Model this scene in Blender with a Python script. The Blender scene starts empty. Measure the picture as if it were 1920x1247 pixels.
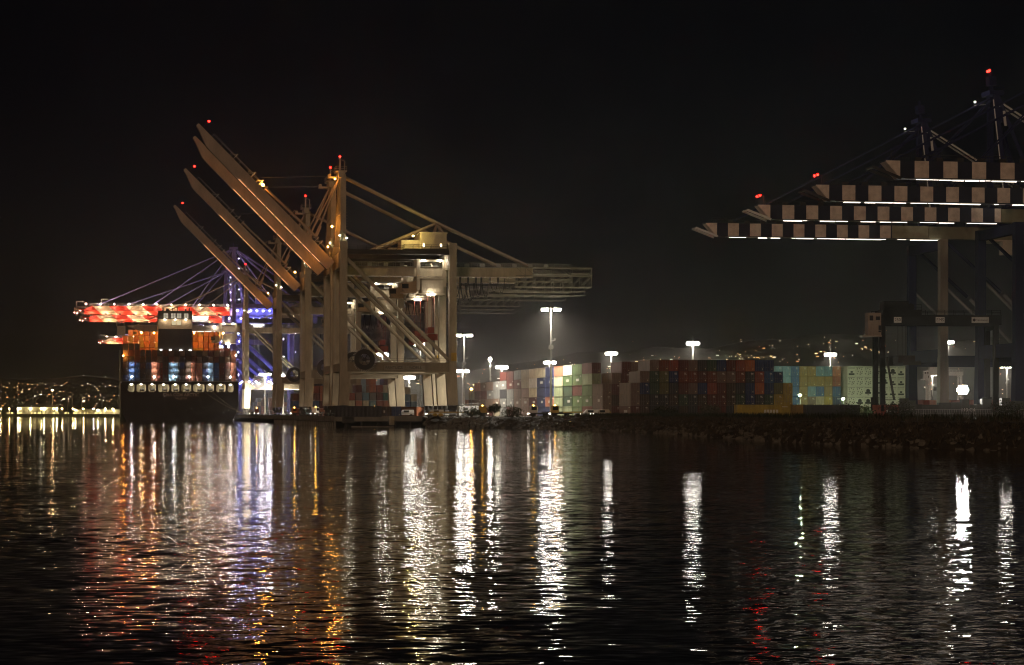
import bpy, math, random
from mathutils import Vector, Matrix
random.seed(7)
sc = bpy.context.scene
C = sc.collection
R = math.radians
F = 4000.0            # focal length in photo pixels (1920 wide)
HZ = 774.0            # image row of the horizon
CAMZ = 3.9
DECK = 2.8

# ------------------------------------------------------------------ camera
cam = bpy.data.cameras.new('camera'); camo = bpy.data.objects.new('camera', cam); C.objects.link(camo)
camo.location = (0, 0, CAMZ); camo.rotation_euler = (R(90), 0, 0)
cam.sensor_width = 36; cam.lens = 36*F/1920; cam.shift_y = (HZ-623.5)/1920
cam.clip_start = 0.5; cam.clip_end = 30000
sc.camera = camo
# ------------------------------------------------------------------ sky and dim night light
w = bpy.data.worlds.new('World'); sc.world = w; w.use_nodes = True
wn = w.node_tree.nodes; wl = w.node_tree.links
bg = wn['Background']
sky = wn.new('ShaderNodeTexSky'); sky.sky_type = 'NISHITA'; sky.sun_disc = False
sky.sun_elevation = R(14); sky.sun_rotation = R(200); sky.air_density = 1.0; sky.dust_density = 0.3
tint = wn.new('ShaderNodeMixRGB'); tint.blend_type = 'MULTIPLY'; tint.inputs[0].default_value = 1; tint.inputs[2].default_value = (.45, .62, 1.3, 1)
wl.new(sky.outputs['Color'], tint.inputs[1]); wl.new(tint.outputs[0], bg.inputs['Color']); bg.inputs['Strength'].default_value = 0.00014
sun = bpy.data.lights.new('night_glow', 'SUN'); suno = bpy.data.objects.new('night_glow', sun); C.objects.link(suno)
sun.energy = 0.38; sun.color = (1.0, 0.66, 0.45); sun.angle = R(12)
suno.rotation_euler = (R(76), 0, R(-20))
sc.view_settings.view_transform = 'Standard'; sc.view_settings.look = 'None'
sc.view_settings.exposure = 0.3; sc.view_settings.gamma = 1
cy = sc.cycles
cy.max_bounces = 4; cy.diffuse_bounces = 1; cy.glossy_bounces = 2; cy.transmission_bounces = 1; cy.volume_bounces = 0
cy.transparent_max_bounces = 4; cy.light_sampling_threshold = 0.002
cy.sample_clamp_indirect = 8; cy.sample_clamp_direct = 0
cy.use_adaptive_sampling = False; cy.use_denoising = True; cy.pixel_filter_type = 'BLACKMAN_HARRIS'; cy.filter_width = 1.05
cy.caustics_reflective = False; cy.caustics_refractive = False

# ------------------------------------------------------------------ helpers
def P(x, y, Y):
    return Vector(((x-960)*Y/F, Y, CAMZ+(HZ-y)*Y/F))
TH = math.atan((960-215)/F)
RV = Vector((math.cos(TH), math.sin(TH), 0)); DV = Vector((-math.sin(TH), math.cos(TH), 0))
O = Vector((-46.6, 590, 0))
def dk(u, v, z=0.0):
    return O + RV*u + DV*v + Vector((0, 0, z))
def uv_of(p):
    d = Vector((p[0], p[1], 0)) - O
    return d.dot(RV), d.dot(DV)

_m = {}
def mat(name, col, rough=0.6, metal=0.0, var=0.25, scale=0.6, streak=True, spec=0.5):
    if name in _m: return _m[name]
    m = bpy.data.materials.new(name); m.use_nodes = True; n = m.node_tree.nodes; l = m.node_tree.links
    b = n['Principled BSDF']; b.inputs['Roughness'].default_value = rough; b.inputs['Metallic'].default_value = metal; b.inputs['Specular IOR Level'].default_value = spec
    tc = n.new('ShaderNodeTexCoord'); mp = n.new('ShaderNodeMapping')
    mp.inputs['Scale'].default_value = (1, 1, 0.25 if streak else 1)
    nz = n.new('ShaderNodeTexNoise'); nz.inputs['Scale'].default_value = scale; nz.inputs['Detail'].default_value = 6
    nz.inputs['Roughness'].default_value = 0.65
    l.new(tc.outputs['Object'], mp.inputs['Vector']); l.new(mp.outputs['Vector'], nz.inputs['Vector'])
    rp = n.new('ShaderNodeValToRGB')
    rp.color_ramp.elements[0].position = 0.32; rp.color_ramp.elements[1].position = 0.68
    c0 = [max(0, c*(1-var)) for c in col]; c1 = [min(0.9, c*(1+var*0.5)) for c in col]
    rp.color_ramp.elements[0].color = (*c0, 1); rp.color_ramp.elements[1].color = (*c1, 1)
    l.new(nz.outputs['Fac'], rp.inputs['Fac']); l.new(rp.outputs['Color'], b.inputs['Base Color'])
    _m[name] = m
    return m
def emat(name, col, s):
    if name in _m: return _m[name]
    m = bpy.data.materials.new(name); m.use_nodes = True; n = m.node_tree.nodes; l = m.node_tree.links
    n.remove(n['Principled BSDF'])
    e = n.new('ShaderNodeEmission'); e.inputs['Color'].default_value = (*col, 1); e.inputs['Strength'].default_value = s
    l.new(e.outputs[0], n['Material Output'].inputs['Surface'])
    if s < 12 or name in ('red_warning_lamp', 'tip_light', 'headlamp', 'amber_beacon', 'floodlight_glass', 'ring_lamp_glass', 'ladder_lamp_light', 'leg_top_lamp', 'bulkhead_lamp_light', 'ball_flood'): m.cycles.emission_sampling = 'NONE'
    _m[name] = m
    return m
def stripe_mat(name, ca, cb, period, skew=0.0, phase=0.0, base=None, x_end=1e9):
    """bands painted along local x, optionally raked by local z; beyond x_end plain base colour"""
    m = bpy.data.materials.new(name); m.use_nodes = True; n = m.node_tree.nodes; l = m.node_tree.links
    b = n['Principled BSDF']; b.inputs['Roughness'].default_value = 0.55
    tc = n.new('ShaderNodeTexCoord'); sp = n.new('ShaderNodeSeparateXYZ'); l.new(tc.outputs['Object'], sp.inputs[0])
    def mth(op, a, bb):
        q = n.new('ShaderNodeMath'); q.operation = op
        for i, x in enumerate((a, bb)):
            if isinstance(x, (int, float)): q.inputs[i].default_value = x
            else: l.new(x, q.inputs[i])
        return q.outputs[0]
    v = mth('ADD', sp.outputs['X'], mth('MULTIPLY', sp.outputs['Z'], skew))
    fr = mth('FRACT', mth('ADD', mth('DIVIDE', v, period), phase), 0)
    st = mth('GREATER_THAN', fr, 0.5)
    mx = n.new('ShaderNodeMixRGB'); mx.inputs[1].default_value = (*ca, 1); mx.inputs[2].default_value = (*cb, 1); l.new(st, mx.inputs[0])
    out = mx.outputs[0]
    if base:
        m2 = n.new('ShaderNodeMixRGB'); l.new(mth('GREATER_THAN', sp.outputs['X'], x_end), m2.inputs[0])
        l.new(out, m2.inputs[1]); m2.inputs[2].default_value = (*base, 1); out = m2.outputs[0]
    nz = n.new('ShaderNodeTexNoise'); nz.inputs['Scale'].default_value = 0.7; nz.inputs['Detail'].default_value = 5
    l.new(tc.outputs['Object'], nz.inputs['Vector'])
    m3 = n.new('ShaderNodeMixRGB'); m3.blend_type = 'MULTIPLY'; m3.inputs[0].default_value = 1
    rp = n.new('ShaderNodeValToRGB'); rp.color_ramp.elements[0].position = .3; rp.color_ramp.elements[1].position = .6
    rp.color_ramp.elements[0].color = (.72, .70, .68, 1); l.new(nz.outputs['Fac'], rp.inputs['Fac'])
    l.new(out, m3.inputs[1]); l.new(rp.outputs['Color'], m3.inputs[2]); l.new(m3.outputs[0], b.inputs['Base Color'])
    return m

class MB:
    def __init__(s): s.v = []; s.f = []; s.mi = []; s.cur = 0
    def quad(s, pts):
        i = len(s.v); s.v += [tuple(p) for p in pts]; s.f.append(tuple(range(i, i+len(pts)))); s.mi.append(s.cur); return s
    def hexa(s, p):      # p: 8 corners, bottom loop then top loop
        i = len(s.v); s.v += [tuple(q) for q in p]
        for f in ((3, 2, 1, 0), (4, 5, 6, 7), (0, 1, 5, 4), (1, 2, 6, 5), (2, 3, 7, 6), (3, 0, 4, 7)):
            s.f.append(tuple(i+k for k in f)); s.mi.append(s.cur)
        return s
    def box(s, x0, x1, y0, y1, z0, z1):
        return s.hexa([(x0, y0, z0), (x1, y0, z0), (x1, y1, z0), (x0, y1, z0), (x0, y0, z1), (x1, y0, z1), (x1, y1, z1), (x0, y1, z1)])
    def bar(s, a, b, w, h=None, up=(0, 0, 1), w2=None, h2=None):
        h = h or w; w2 = w2 or w; h2 = h2 or h
        a = Vector(a); b = Vector(b); d = (b-a).normalized(); up = Vector(up)
        if abs(d.dot(up)) > 0.99: up = Vector((0, 1, 0))
        sx = d.cross(up).normalized(); sz = sx.cross(d).normalized()
        def loop(c, w, h): return [c-sx*w/2-sz*h/2, c+sx*w/2-sz*h/2, c+sx*w/2+sz*h/2, c-sx*w/2+sz*h/2]
        A = loop(a, w, h); B = loop(b, w2, h2)
        return s.hexa([A[0], A[1], A[2], A[3], B[0], B[1], B[2], B[3]])
    def tube(s, a, b, r, n=8, r2=None):
        a = Vector(a); b = Vector(b); d = (b-a).normalized(); r2 = r if r2 is None else r2
        up = Vector((0, 0, 1)) if abs(d.z) < 0.95 else Vector((1, 0, 0))
        x = d.cross(up).normalized(); y = d.cross(x)
        i = len(s.v)
        for c, q in ((a, r), (b, r2)):
            for k in range(n):
                t = 2*math.pi*k/n; s.v.append(tuple(c+x*math.cos(t)*q+y*math.sin(t)*q))
        for k in range(n):
            s.f.append((i+k, i+(k+1) % n, i+n+(k+1) % n, i+n+k)); s.mi.append(s.cur)
        s.f.append(tuple(i+k for k in range(n))); s.mi.append(s.cur)
        s.f.append(tuple(i+n+k for k in reversed(range(n)))); s.mi.append(s.cur)
        return s
    def path(s, pts, r, n=5):
        for a, b in zip(pts, pts[1:]): s.tube(a, b, r, n)
        return s
    def ring(s, c, r, t, ax, wid, n=28):      # flat annulus solid: radius r..r-t around axis ax ('y'), width wid
        cx, cy_, cz = c
        def pt(rr, k, y): a = 2*math.pi*k/n; return (cx+rr*math.cos(a), cy_+y, cz+rr*math.sin(a))
        for k in range(n):
            s.hexa([pt(r-t, k, -wid/2), pt(r, k, -wid/2), pt(r, k, wid/2), pt(r-t, k, wid/2),
                    pt(r-t, k+1, -wid/2), pt(r, k+1, -wid/2), pt(r, k+1, wid/2), pt(r-t, k+1, wid/2)])
        return s
    def ball(s, c, r, n=8, sq=1.0):
        c = Vector(c); m = n//2; i = len(s.v)
        s.v.append(tuple(c+Vector((0, 0, r*sq))))
        for a in range(1, m):
            for k in range(n):
                t = math.pi*a/m; p = 2*math.pi*k/n
                s.v.append(tuple(c+Vector((r*math.sin(t)*math.cos(p), r*math.sin(t)*math.sin(p), r*sq*math.cos(t)))))
        s.v.append(tuple(c-Vector((0, 0, r*sq)))); last = len(s.v)-1
        for k in range(n):
            s.f.append((i, i+1+k, i+1+(k+1) % n)); s.mi.append(s.cur)
            for a in range(m-2):
                q = i+1+a*n; s.f.append((q+k, q+n+k, q+n+(k+1) % n, q+(k+1) % n)); s.mi.append(s.cur)
            q = i+1+(m-2)*n; s.f.append((q+k, last, q+(k+1) % n)); s.mi.append(s.cur)
        return s
    def mesh(s, name, ms, off=(0, 0, 0)):
        me = bpy.data.meshes.new(name)
        ox, oy, oz = off
        me.from_pydata([(x-ox, y-oy, z-oz) for x, y, z in s.v], [], s.f)
        for m in (ms if isinstance(ms, (list, tuple)) else [ms]): me.materials.append(m)
        for p, k in zip(me.polygons, s.mi): p.material_index = k
        me.update(); return me
    def build(s, name, ms, parent=None, off=(0, 0, 0), label=None):
        o = bpy.data.objects.new(name, s.mesh(name, ms, off)); C.objects.link(o)
        if parent: o.parent = parent
        if label: o['label'] = label
        return o

def tag(o, label=None, cat=None, group=None, kind=None):
    for k, v in (('label', label), ('category', cat), ('group', group), ('kind', kind)):
        if v: o[k] = v
    return o
def thing(name, label, cat, loc, rz=0.0, group=None):
    o = bpy.data.objects.new(name, None); C.objects.link(o); o.location = loc; o.rotation_euler = (0, 0, rz)
    return tag(o, label, cat, group)
def copy_tree(o, parent=None):
    c = o.copy(); C.objects.link(c)
    if parent: c.parent = parent
    for ch in [q for q in list(C.objects) if q.parent == o]: copy_tree(ch, c)
    return c
def text(body, size, m, parent, loc, rot, name='lettering', ext=0.01, bold=0.0):
    cu = bpy.data.curves.new(name, 'FONT'); cu.body = body; cu.size = size; cu.extrude = ext; cu.offset = bold; cu.align_x = 'CENTER'; cu.align_y = 'CENTER'
    cu.materials.append(m); o = bpy.data.objects.new(name, cu); C.objects.link(o); o.location = loc; o.rotation_euler = rot
    o.parent = parent
    bpy.context.view_layer.update(); dg = bpy.context.evaluated_depsgraph_get(); me = bpy.data.meshes.new_from_object(o.evaluated_get(dg))
    bpy.data.objects.remove(o); o = bpy.data.objects.new(name, me); C.objects.link(o); o.location = loc; o.rotation_euler = rot; o.parent = parent
    return o
ORD = ['first', 'second', 'third', 'fourth', 'fifth', 'sixth', 'seventh', 'eighth', 'ninth', 'tenth', 'eleventh', 'twelfth', 'thirteenth',
       'fourteenth', 'fifteenth', 'sixteenth', 'seventeenth', 'eighteenth', 'nineteenth', 'twentieth', 'twenty-first', 'twenty-second']
TIER = ['bottom', 'second', 'third', 'fourth', 'fifth', 'sixth']

# ------------------------------------------------------------------ materials
M_beige = mat('crane_beige_paint', (.45, .385, .27), .55, var=.3)
M_boomp = mat('crane_boom_paint', (.42, .33, .25), .55, var=.25)
M_dark = mat('dark_steel', (.035, .032, .028), .6)
M_rope = mat('wire_rope', (.05, .045, .04), .5)
M_white = mat('white_paint', (.75, .74, .70), .5, var=.12)
M_cream = mat('cream_paint', (.62, .55, .42), .5, var=.15)
M_black = mat('black_rubber', (.02, .02, .02), .7)
M_red = mat('red_paint', (.24, .045, .025), .5)
M_orange = mat('orange_paint', (.55, .17, .04), .5)
M_yel = mat('yellow_paint', (.55, .36, .05), .5)
M_galv = mat('galvanised_steel', (.42, .42, .40), .45, var=.2)
M_blue = mat('blue_crane_paint', (.15, .13, .40), .5, var=.2)
M_navy = mat('navy_crane_paint', (.02, .024, .075), .8, var=.25, spec=.12)
M_hull = mat('black_hull_paint', (.026, .022, .02), .5, var=.35, scale=.2)
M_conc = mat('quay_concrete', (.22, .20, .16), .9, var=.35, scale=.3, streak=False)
M_concd = mat('dark_shade_concrete', (.05, .045, .035), .8, var=.4)  # dark tone imitates the shade below the quay deck
M_glass = mat('dark_glass', (.02, .025, .03), .1, var=.1)
M_sign = mat('sign_white', (.7, .68, .62), .6, var=.1)
M_ink = mat('sign_black', (.02, .02, .02), .6)
WARM = (1.0, .90, .74); COOL = (.80, .86, 1.0); SOD = (1.0, .36, .05); SODY = (1.0, .62, .22)
E_mast = emat('mast_floodlight', WARM, 17000); E_glass = emat('floodlight_glass', (1, .92, .8), 100)
E_white = emat('white_lamp', (1, .93, .82), 220)
E_cool = emat('cool_lamp', (.62, .66, 1.0), 330)
E_sod = emat('sodium_lamp', SOD, 330)
E_sody = emat('yellow_sodium_lamp', (1, .74, .22), 700)
E_red = emat('red_warning_lamp', (1, .006, .004), 48)
E_win = emat('lit_window', (1, .82, .52), 1.4)
E_strip = emat('boom_edge_glow', (1, .88, .74), 3.6)  # bright dashes along the crane edges, drawn as emission
E_strip_o = emat('orange_boom_edge_glow', (1, .42, .16), 1.5)

# ------------------------------------------------------------------ water
def build_water():
    bm = MB(); bm.quad([(-1250, -45, 0), (1250, -45, 0), (1250, 3800, 0), (-1250, 3800, 0)])
    m = bpy.data.materials.new('harbour_water'); m.use_nodes = True; n = m.node_tree.nodes; l = m.node_tree.links
    b = n['Principled BSDF']; b.inputs['Base Color'].default_value = (.0035, .004, .0045, 1)
    b.inputs['Roughness'].default_value = 0.03; b.inputs['IOR'].default_value = 1.33
    geo = n.new('ShaderNodeNewGeometry')
    def layer(scale, sx, sy, det, kx, ky, rot=0.0):
        mp = n.new('ShaderNodeMapping'); mp.inputs['Scale'].default_value = (sx, sy, 1); mp.inputs['Rotation'].default_value = (0, 0, rot)
        l.new(geo.outputs['Position'], mp.inputs['Vector'])
        nz = n.new('ShaderNodeTexNoise'); nz.inputs['Scale'].default_value = scale; nz.inputs['Detail'].default_value = det
        l.new(mp.outputs['Vector'], nz.inputs['Vector'])
        sb = n.new('ShaderNodeVectorMath'); sb.operation = 'SUBTRACT'; sb.inputs[1].default_value = (.5, .5, .5); l.new(nz.outputs['Color'], sb.inputs[0])
        ml = n.new('ShaderNodeVectorMath'); ml.operation = 'MULTIPLY'; ml.inputs[1].default_value = (kx, ky, 0); l.new(sb.outputs[0], ml.inputs[0])
        return ml.outputs[0]
    a = layer(1.0, 1.7, 3.4, 2.5, .19, .19, .12)
    c = layer(1.0, .16, .42, 1.0, .035, .045, -.2)
    ad = n.new('ShaderNodeVectorMath'); ad.operation = 'ADD'; l.new(a, ad.inputs[0]); l.new(c, ad.inputs[1])
    # patches of calmer and rougher water
    pn = n.new('ShaderNodeTexNoise'); pn.inputs['Scale'].default_value = .035; pn.inputs['Detail'].default_value = 2
    pm = n.new('ShaderNodeMapping'); pm.inputs['Scale'].default_value = (.5, 1.6, 1); l.new(geo.outputs['Position'], pm.inputs['Vector']); l.new(pm.outputs[0], pn.inputs['Vector'])
    pr = n.new('ShaderNodeMapRange'); pr.inputs['From Min'].default_value = .3; pr.inputs['From Max'].default_value = .7
    pr.inputs['To Min'].default_value = .5; pr.inputs['To Max'].default_value = 1.35; l.new(pn.outputs['Fac'], pr.inputs['Value'])
    sc_ = n.new('ShaderNodeVectorMath'); sc_.operation = 'SCALE'; l.new(ad.outputs[0], sc_.inputs[0]); l.new(pr.outputs[0], sc_.inputs['Scale'])
    up = n.new('ShaderNodeVectorMath'); up.operation = 'ADD'; up.inputs[1].default_value = (0, 0, 1); l.new(sc_.outputs[0], up.inputs[0])
    nn = n.new('ShaderNodeVectorMath'); nn.operation = 'NORMALIZE'; l.new(up.outputs[0], nn.inputs[0])
    l.new(nn.outputs[0], b.inputs['Normal'])
    tag(bm.build('water', m), kind='structure')
build_water()

# ------------------------------------------------------------------ ground, bank, hills
M_ground = mat('dark_asphalt', (.07, .065, .055), .85, var=.35, scale=.08, streak=False)
M_bank = mat('bank_soil', (.055, .042, .027), .95, var=.5, scale=.4, streak=False)
bank_px = [(800, 803), (860, 803), (930, 803), (1010, 803.5), (1100, 806), (1200, 811), (1320, 819), (1450, 828), (1560, 834), (1700, 840), (1830, 844), (1980, 848)]
bank = [P(x, y, CAMZ*F/(y-HZ)) for x, y in bank_px]
for b_ in bank: b_.z = 0
def build_ground():
    q0 = dk(-3.5, 1275); q1 = dk(-3.5, -10); q2 = dk(20.6, -10)
    g = MB()
    inner = []
    for i, b_ in enumerate(bank):
        k = 0.35 if i == 0 else 1.0
        inner.append(Vector((b_.x+1.5*k, b_.y+13*k, DECK)))
    farR = [Vector((400, 170, DECK)), Vector((1230, 400, DECK)), Vector((1230, 3780, DECK)), Vector((-1230, 3780, DECK)), Vector((-1230, 1870, DECK)), Vector((-300, 1850, DECK))]
    loop = [Vector((q0.x, q0.y, DECK)), Vector((q1.x, q1.y, DECK)), Vector((q2.x, q2.y, DECK))] + inner + farR
    g.quad(loop)
    o = g.build('ground', M_ground); tag(o, kind='structure')
    # sloping bank in several rows with uneven surface
    b = MB(); rows = 7; cols = []
    dense = []
    for a, c, ia, ic in zip(bank, bank[1:], inner, inner[1:]):
        n = 10
        for k in range(n): dense.append((a.lerp(c, k/n), ia.lerp(ic, k/n)))
    dense.append((bank[-1], inner[-1])); dense.append((Vector((420, 150, 0)), Vector((400, 170, DECK))))
    rnd = random.Random(3)
    idx = []
    for a, c in dense:
        r = []
        for k in range(rows+1):
            t = k/rows; p = Vector((a.x, a.y, -.5)).lerp(Vector((c.x, c.y, DECK+.03)), t)
            if 0 < k < rows: p += Vector((rnd.uniform(-.6, .6), rnd.uniform(-.6, .6), rnd.uniform(-.15, .45)+.5*math.sin(t*math.pi)))
            b.v.append(tuple(p)); r.append(len(b.v)-1)
        idx.append(r)
    for r0, r1 in zip(idx, idx[1:]):
        for k in range(rows): b.f.append((r0[k], r1[k], r1[k+1], r0[k+1])); b.mi.append(0)
    tag(b.build('bank', M_bank), kind='structure')
    # shore edges hidden behind ship and far shore slope
    s = MB(); s.quad([(-1230, 1850, -.5), (-260, 1832, -.5), (-300, 1850, DECK), (-1230, 1870, DECK)])
    s.quad([(-260, 1832, -.5), (q0.x, q0.y, -.5), (q0.x, q0.y, DECK), (-300, 1850, DECK)])
    tag(s.build('far_shore', mat('far_grass_slope', (.10, .12, .035), .95, streak=False, scale=.1)), kind='structure')
build_ground()
def hill_h(X):
    x = 960+F*X/3600
    t = min(1, max(0, (x-500)/1100)); t = t*t*(3-2*t)
    return 55+t*74+5*math.sin(x*.013)+3*math.sin(x*.041+1)
def build_hills():
    h = MB(); n = 90; rows = 10; idx = []
    for i in range(n+1):
        X = -1200+2400*i/n; r = []
        for k in range(rows+1):
            t = k/rows; Y = 2600+1080*t
            z = 2.9+hill_h(X)*math.sin(t*math.pi/2)**1.1 + (2.4*math.sin(X*.033+k*2.1) if 0 < k < rows else 0)
            h.v.append((X, Y, z)); r.append(len(h.v)-1)
        idx.append(r)
    for a, c in zip(idx, idx[1:]):
        for k in range(rows): h.f.append((a[k], c[k], c[k+1], a[k+1])); h.mi.append(0)
    tag(h.build('hills', mat('hill_scrub', (.012, .012, .010), .95, streak=False, scale=.01, spec=0.0)), kind='structure')
    # house and street lights scattered over the hillside
    rnd = random.Random(11); L = MB(); mats = [emat('city_warm', (1, .6, .28), 5.5), emat('city_white', (1, .84, .6), 6.5), emat('city_orange', (1, .36, .11), 5)]
    def put(x, y, w, hh, mi):
        # find the point of the slope seen at this picture row
        for k in range(200):
            t = k/200; Y = 2600+1080*t; X = (x-960)*Y/F
            z = 2.9+hill_h(X)*math.sin(t*math.pi/2)**1.1
            if HZ-(z-CAMZ)*F/Y <= y: break
        Y -= 7; X = (x-960)*Y/F; z = CAMZ+(HZ-y)*Y/F
        L.cur = mi; L.box(X-w*.3, X+w*.3, Y-1, Y, z, z+hh*.6)
    for k in range(190):
        x = rnd.uniform(-30, 300); y = 765-48*rnd.random()**.8
        put(x, y, rnd.choice((.8, 1.0, 1.2, 1.8, 4)), rnd.uniform(.6, 1.3), rnd.choice((0, 0, 1, 2, 2)))
    for k in range(420):
        x = rnd.uniform(640, 1960)
        hi = 690 if x < 1000 else 690-(x-1000)*.075 if x < 1700 else 632
        y = hi+rnd.random()**.6*(740-hi) if x < 1000 or x > 1680 else hi+rnd.gauss(10, 14)
        put(x, y, rnd.choice((.9, 1.2, 1.6, 2.2, 6)), rnd.uniform(.7, 1.5), rnd.choice((0, 0, 1, 2)))
    tag(L.build('city_lights', mats), 'warm lights of houses and streets scattered over the dark far hillside', 'city lights', kind='stuff')
build_hills()

# ------------------------------------------------------------------ quay
def build_quay():
    q = thing('quay', 'concrete quay on rows of piles below the raised boom cranes', 'quay', dk(-3.5, -10, 0), TH)
    L = 1285
    d = MB(); d.box(0, 24.1, 0, 12, DECK-.9, DECK+.02); d.box(0, 14, 12, L, DECK-.9, DECK+.02); d.build('deck', M_conc, q)
    f = MB()
    f.box(-.25, 24.1, -.3, -.003, DECK-1.25, DECK+.25); f.box(-.3, -.003, 0, L, DECK-1.25, DECK+.25); f.build('fascia_beam', M_conc, q)
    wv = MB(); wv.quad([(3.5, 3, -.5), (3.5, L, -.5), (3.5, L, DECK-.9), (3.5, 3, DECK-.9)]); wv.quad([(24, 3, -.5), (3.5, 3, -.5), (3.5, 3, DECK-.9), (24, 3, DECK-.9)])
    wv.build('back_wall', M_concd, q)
    k = 0
    for v in list(range(2, 230, 6)):
        p = MB(); p.tube((.35, v, -1), (.35, v, DECK-1), .3, 8); p.build('pile', M_conc, q)
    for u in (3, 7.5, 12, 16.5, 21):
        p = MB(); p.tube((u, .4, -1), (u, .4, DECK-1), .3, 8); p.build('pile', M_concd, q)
    b = MB(); b.box(14.9, 16.3, -.55, -.303, DECK-2.3, DECK+.1); b.build('fender_panel', mat('pale_fender', (.4, .34, .22), .8), q)
    b = MB(); b.tube((4.5, -1.1, .12), (16.0, -1.1, .12), .16, 6); b.build('boom_log', mat('wet_timber', (.3, .27, .22), .5), q)
    b = MB(); b.box(2.0, 5.2, -.7, -.303, DECK-1.7, DECK-.1); b.build('fender_block', M_concd, q)
    for v in range(6, 420, 18):
        t = MB(); t.tube((.5, v, DECK+.02), (.5, v, DECK+.45), .28, 8); t.tube((.5, v, DECK+.45), (.5, v, DECK+.62), .42, 8)
        o = t.build('bollard', M_dark, q)
build_quay()

# ------------------------------------------------------------------ beige ship to shore cranes
GA = 30.5; LS = 19.0; VM = 9.5
def rails(mb, a, b, h=1.1, step=2.4, r=.045):
    a = Vector(a); b = Vector(b); n = max(1, int((b-a).length/step)); up = Vector((0, 0, h))
    mb.bar(a+up, b+up, r*2); mb.bar(a+up*.5, b+up*.5, r*1.6)
    for k in range(n+1):
        p = a.lerp(b, k/n); mb.bar(p, p+up, r*1.6)
def beige_crane(label, v, raised, group):
    off = (0, 0, DECK)
    t = thing('quay_crane', label, 'crane', dk(0, v, DECK), TH, group)
    def pt(mb, name, m, parent=t, label=None): return mb.build(name, m, parent, off, label)
    for u in (0, GA):
        for y in (0, LS):
            l = MB(); l.bar((u, y, 15), (u, y, 50.5), 2.0, 2.0, up=(0, 1, 0))
            s = 1 if u == 0 else -1
            # flared lower portal leg
            l.hexa([(u-1.35, y-1.3, 6), (u+1.35, y-1.3, 6), (u+1.35, y+1.3, 6), (u-1.35, y+1.3, 6),
                    (u-1.05-(.9 if s < 0 else 0), y-1.05, 15.2), (u+1.05+(.9 if s > 0 else 0), y-1.05, 15.2), (u+1.05+(.9 if s > 0 else 0), y+1.05, 15.2), (u-1.05-(.9 if s < 0 else 0), y+1.05, 15.2)])
            l.bar((u, y, 49.2), (u, y, 51.2), 2.2, 2.2, up=(0, 1, 0))
            pt(l, 'leg', M_beige)
            b = MB(); b.bar((u-.6, y-3.6, 5.3), (u-.6, y+3.6, 5.3), .35, 1.2); b.bar((u+.6, y-3.6, 5.3), (u+.6, y+3.6, 5.3), .35, 1.2)
            for k in range(-3, 4, 2):
                b.bar((u, y+k*1.0, 3.9), (u, y+k*1.0, 5.2), .9, .5)
                for q in (-.45, .45): b.tube((u-.3, y+k+q, 3.2), (u+.3, y+k+q, 3.2), .36, 10)
            pt(b, 'bogie', M_dark)
    for y in (0, LS):
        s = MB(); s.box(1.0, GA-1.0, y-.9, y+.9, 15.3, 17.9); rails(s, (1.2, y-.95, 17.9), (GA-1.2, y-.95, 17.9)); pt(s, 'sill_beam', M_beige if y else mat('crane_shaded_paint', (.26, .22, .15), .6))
        u_ = MB(); u_.box(1.0, GA-1.0, y-.6, y+.6, 47.9, 49.2); rails(u_, (1.2, y-.7, 49.2), (GA-1.2, y-.7, 49.2)); pt(u_, 'portal_beam', M_dark)
        b = MB(); b.tube((1, y, 46.5), (GA-.8, y, 18.4), .52, 10); pt(b, 'brace', M_beige)
    for u in (0, GA):
        c = MB(); c.box(u-1.15, u+1.15, 1.0, LS-1.0, 44.2, 48.4); pt(c, 'cross_beam', M_beige); c = MB(); c.box(u-1.0, u+1.0, 1.0, LS-1.0, 15.4, 17.6); pt(c, 'cross_beam', M_beige)
    # girder behind the hinge, with its railing and glowing edge strips
    g = MB(); g.box(.2, 55, VM-1.3, VM+1.3, 42.4, 45.2)
    for k in range(23): x = 1.5+k*2.4; g.bar((x, VM-1.32, 42.4), (x, VM-1.32, 45.2), .06, .08)
    go = pt(g, 'girder', M_beige)
    r = MB(); rails(r, (1, VM-1.8, 45.25), (66, VM-1.8, 45.25)); rails(r, (1, VM+1.8, 45.25), (66, VM+1.8, 45.25)); r.box(.6, 66, VM-1.85, VM-1.32, 45.12, 45.22)
    for k in range(13): x = 3+k*4.6; r.box(x, x+1.2, VM-1.7, VM-1.1, 45.3, 46.2)
    pt(r, 'walkway', M_galv, go)
    fl = MB()
    for k in range(16):
        x = 1.2+k*3.35; fl.box(x, x+2.7, VM-1.75, VM-1.62, 42.22, 42.34)
    pt(fl, 'glowing_strip', emat('girder_edge_glow', (1, .8, .55), .16), go)
    tr = MB()
    for y in (VM-1.6, VM+1.6):
        for z in (39.8, 43.0, 45.3): tr.bar((50, y, z), (72, y, z), .22)
        for k in range(8):
            x = 50+k*2.75; tr.bar((x, y, 39.8), (x+2.75, y, 43.0), .13); tr.bar((x+2.75, y, 43), (x+2.75, y, 39.8), .13); tr.bar((x, y, 45.3), (x+2.75, y, 43.0), .12); tr.bar((x+2.75, y, 45.3), (x+2.75, y, 43.0), .12)
    for k in range(9):
        x = 50+k*2.75
        for z in (39.8, 41.2): tr.bar((x, VM-1.6, z), (x, VM+1.6, z), .12)
    for z in (38.6, 37.4): tr.bar((42, VM-2.4, z), (70, VM-2.4, z), .14); tr.bar((42, VM+2.4, z), (70, VM+2.4, z), .14)
    for k in range(10): x = 42+k*3.1; tr.bar((x, VM-2.4, 37.4), (x, VM-2.4, 40.5), .12)
    tr.box(63, 71, VM-1.7, VM+1.7, 43.2, 45.2) if False else None
    tr.box(66, 71, VM-1.7, VM+1.7, 43.4, 43.8)
    pt(tr, 'tail_truss', mat('truss_dull_paint', (.22, .21, .16), .7))
    fe = MB(); rnd = random.Random(5); x = 31.8
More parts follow.
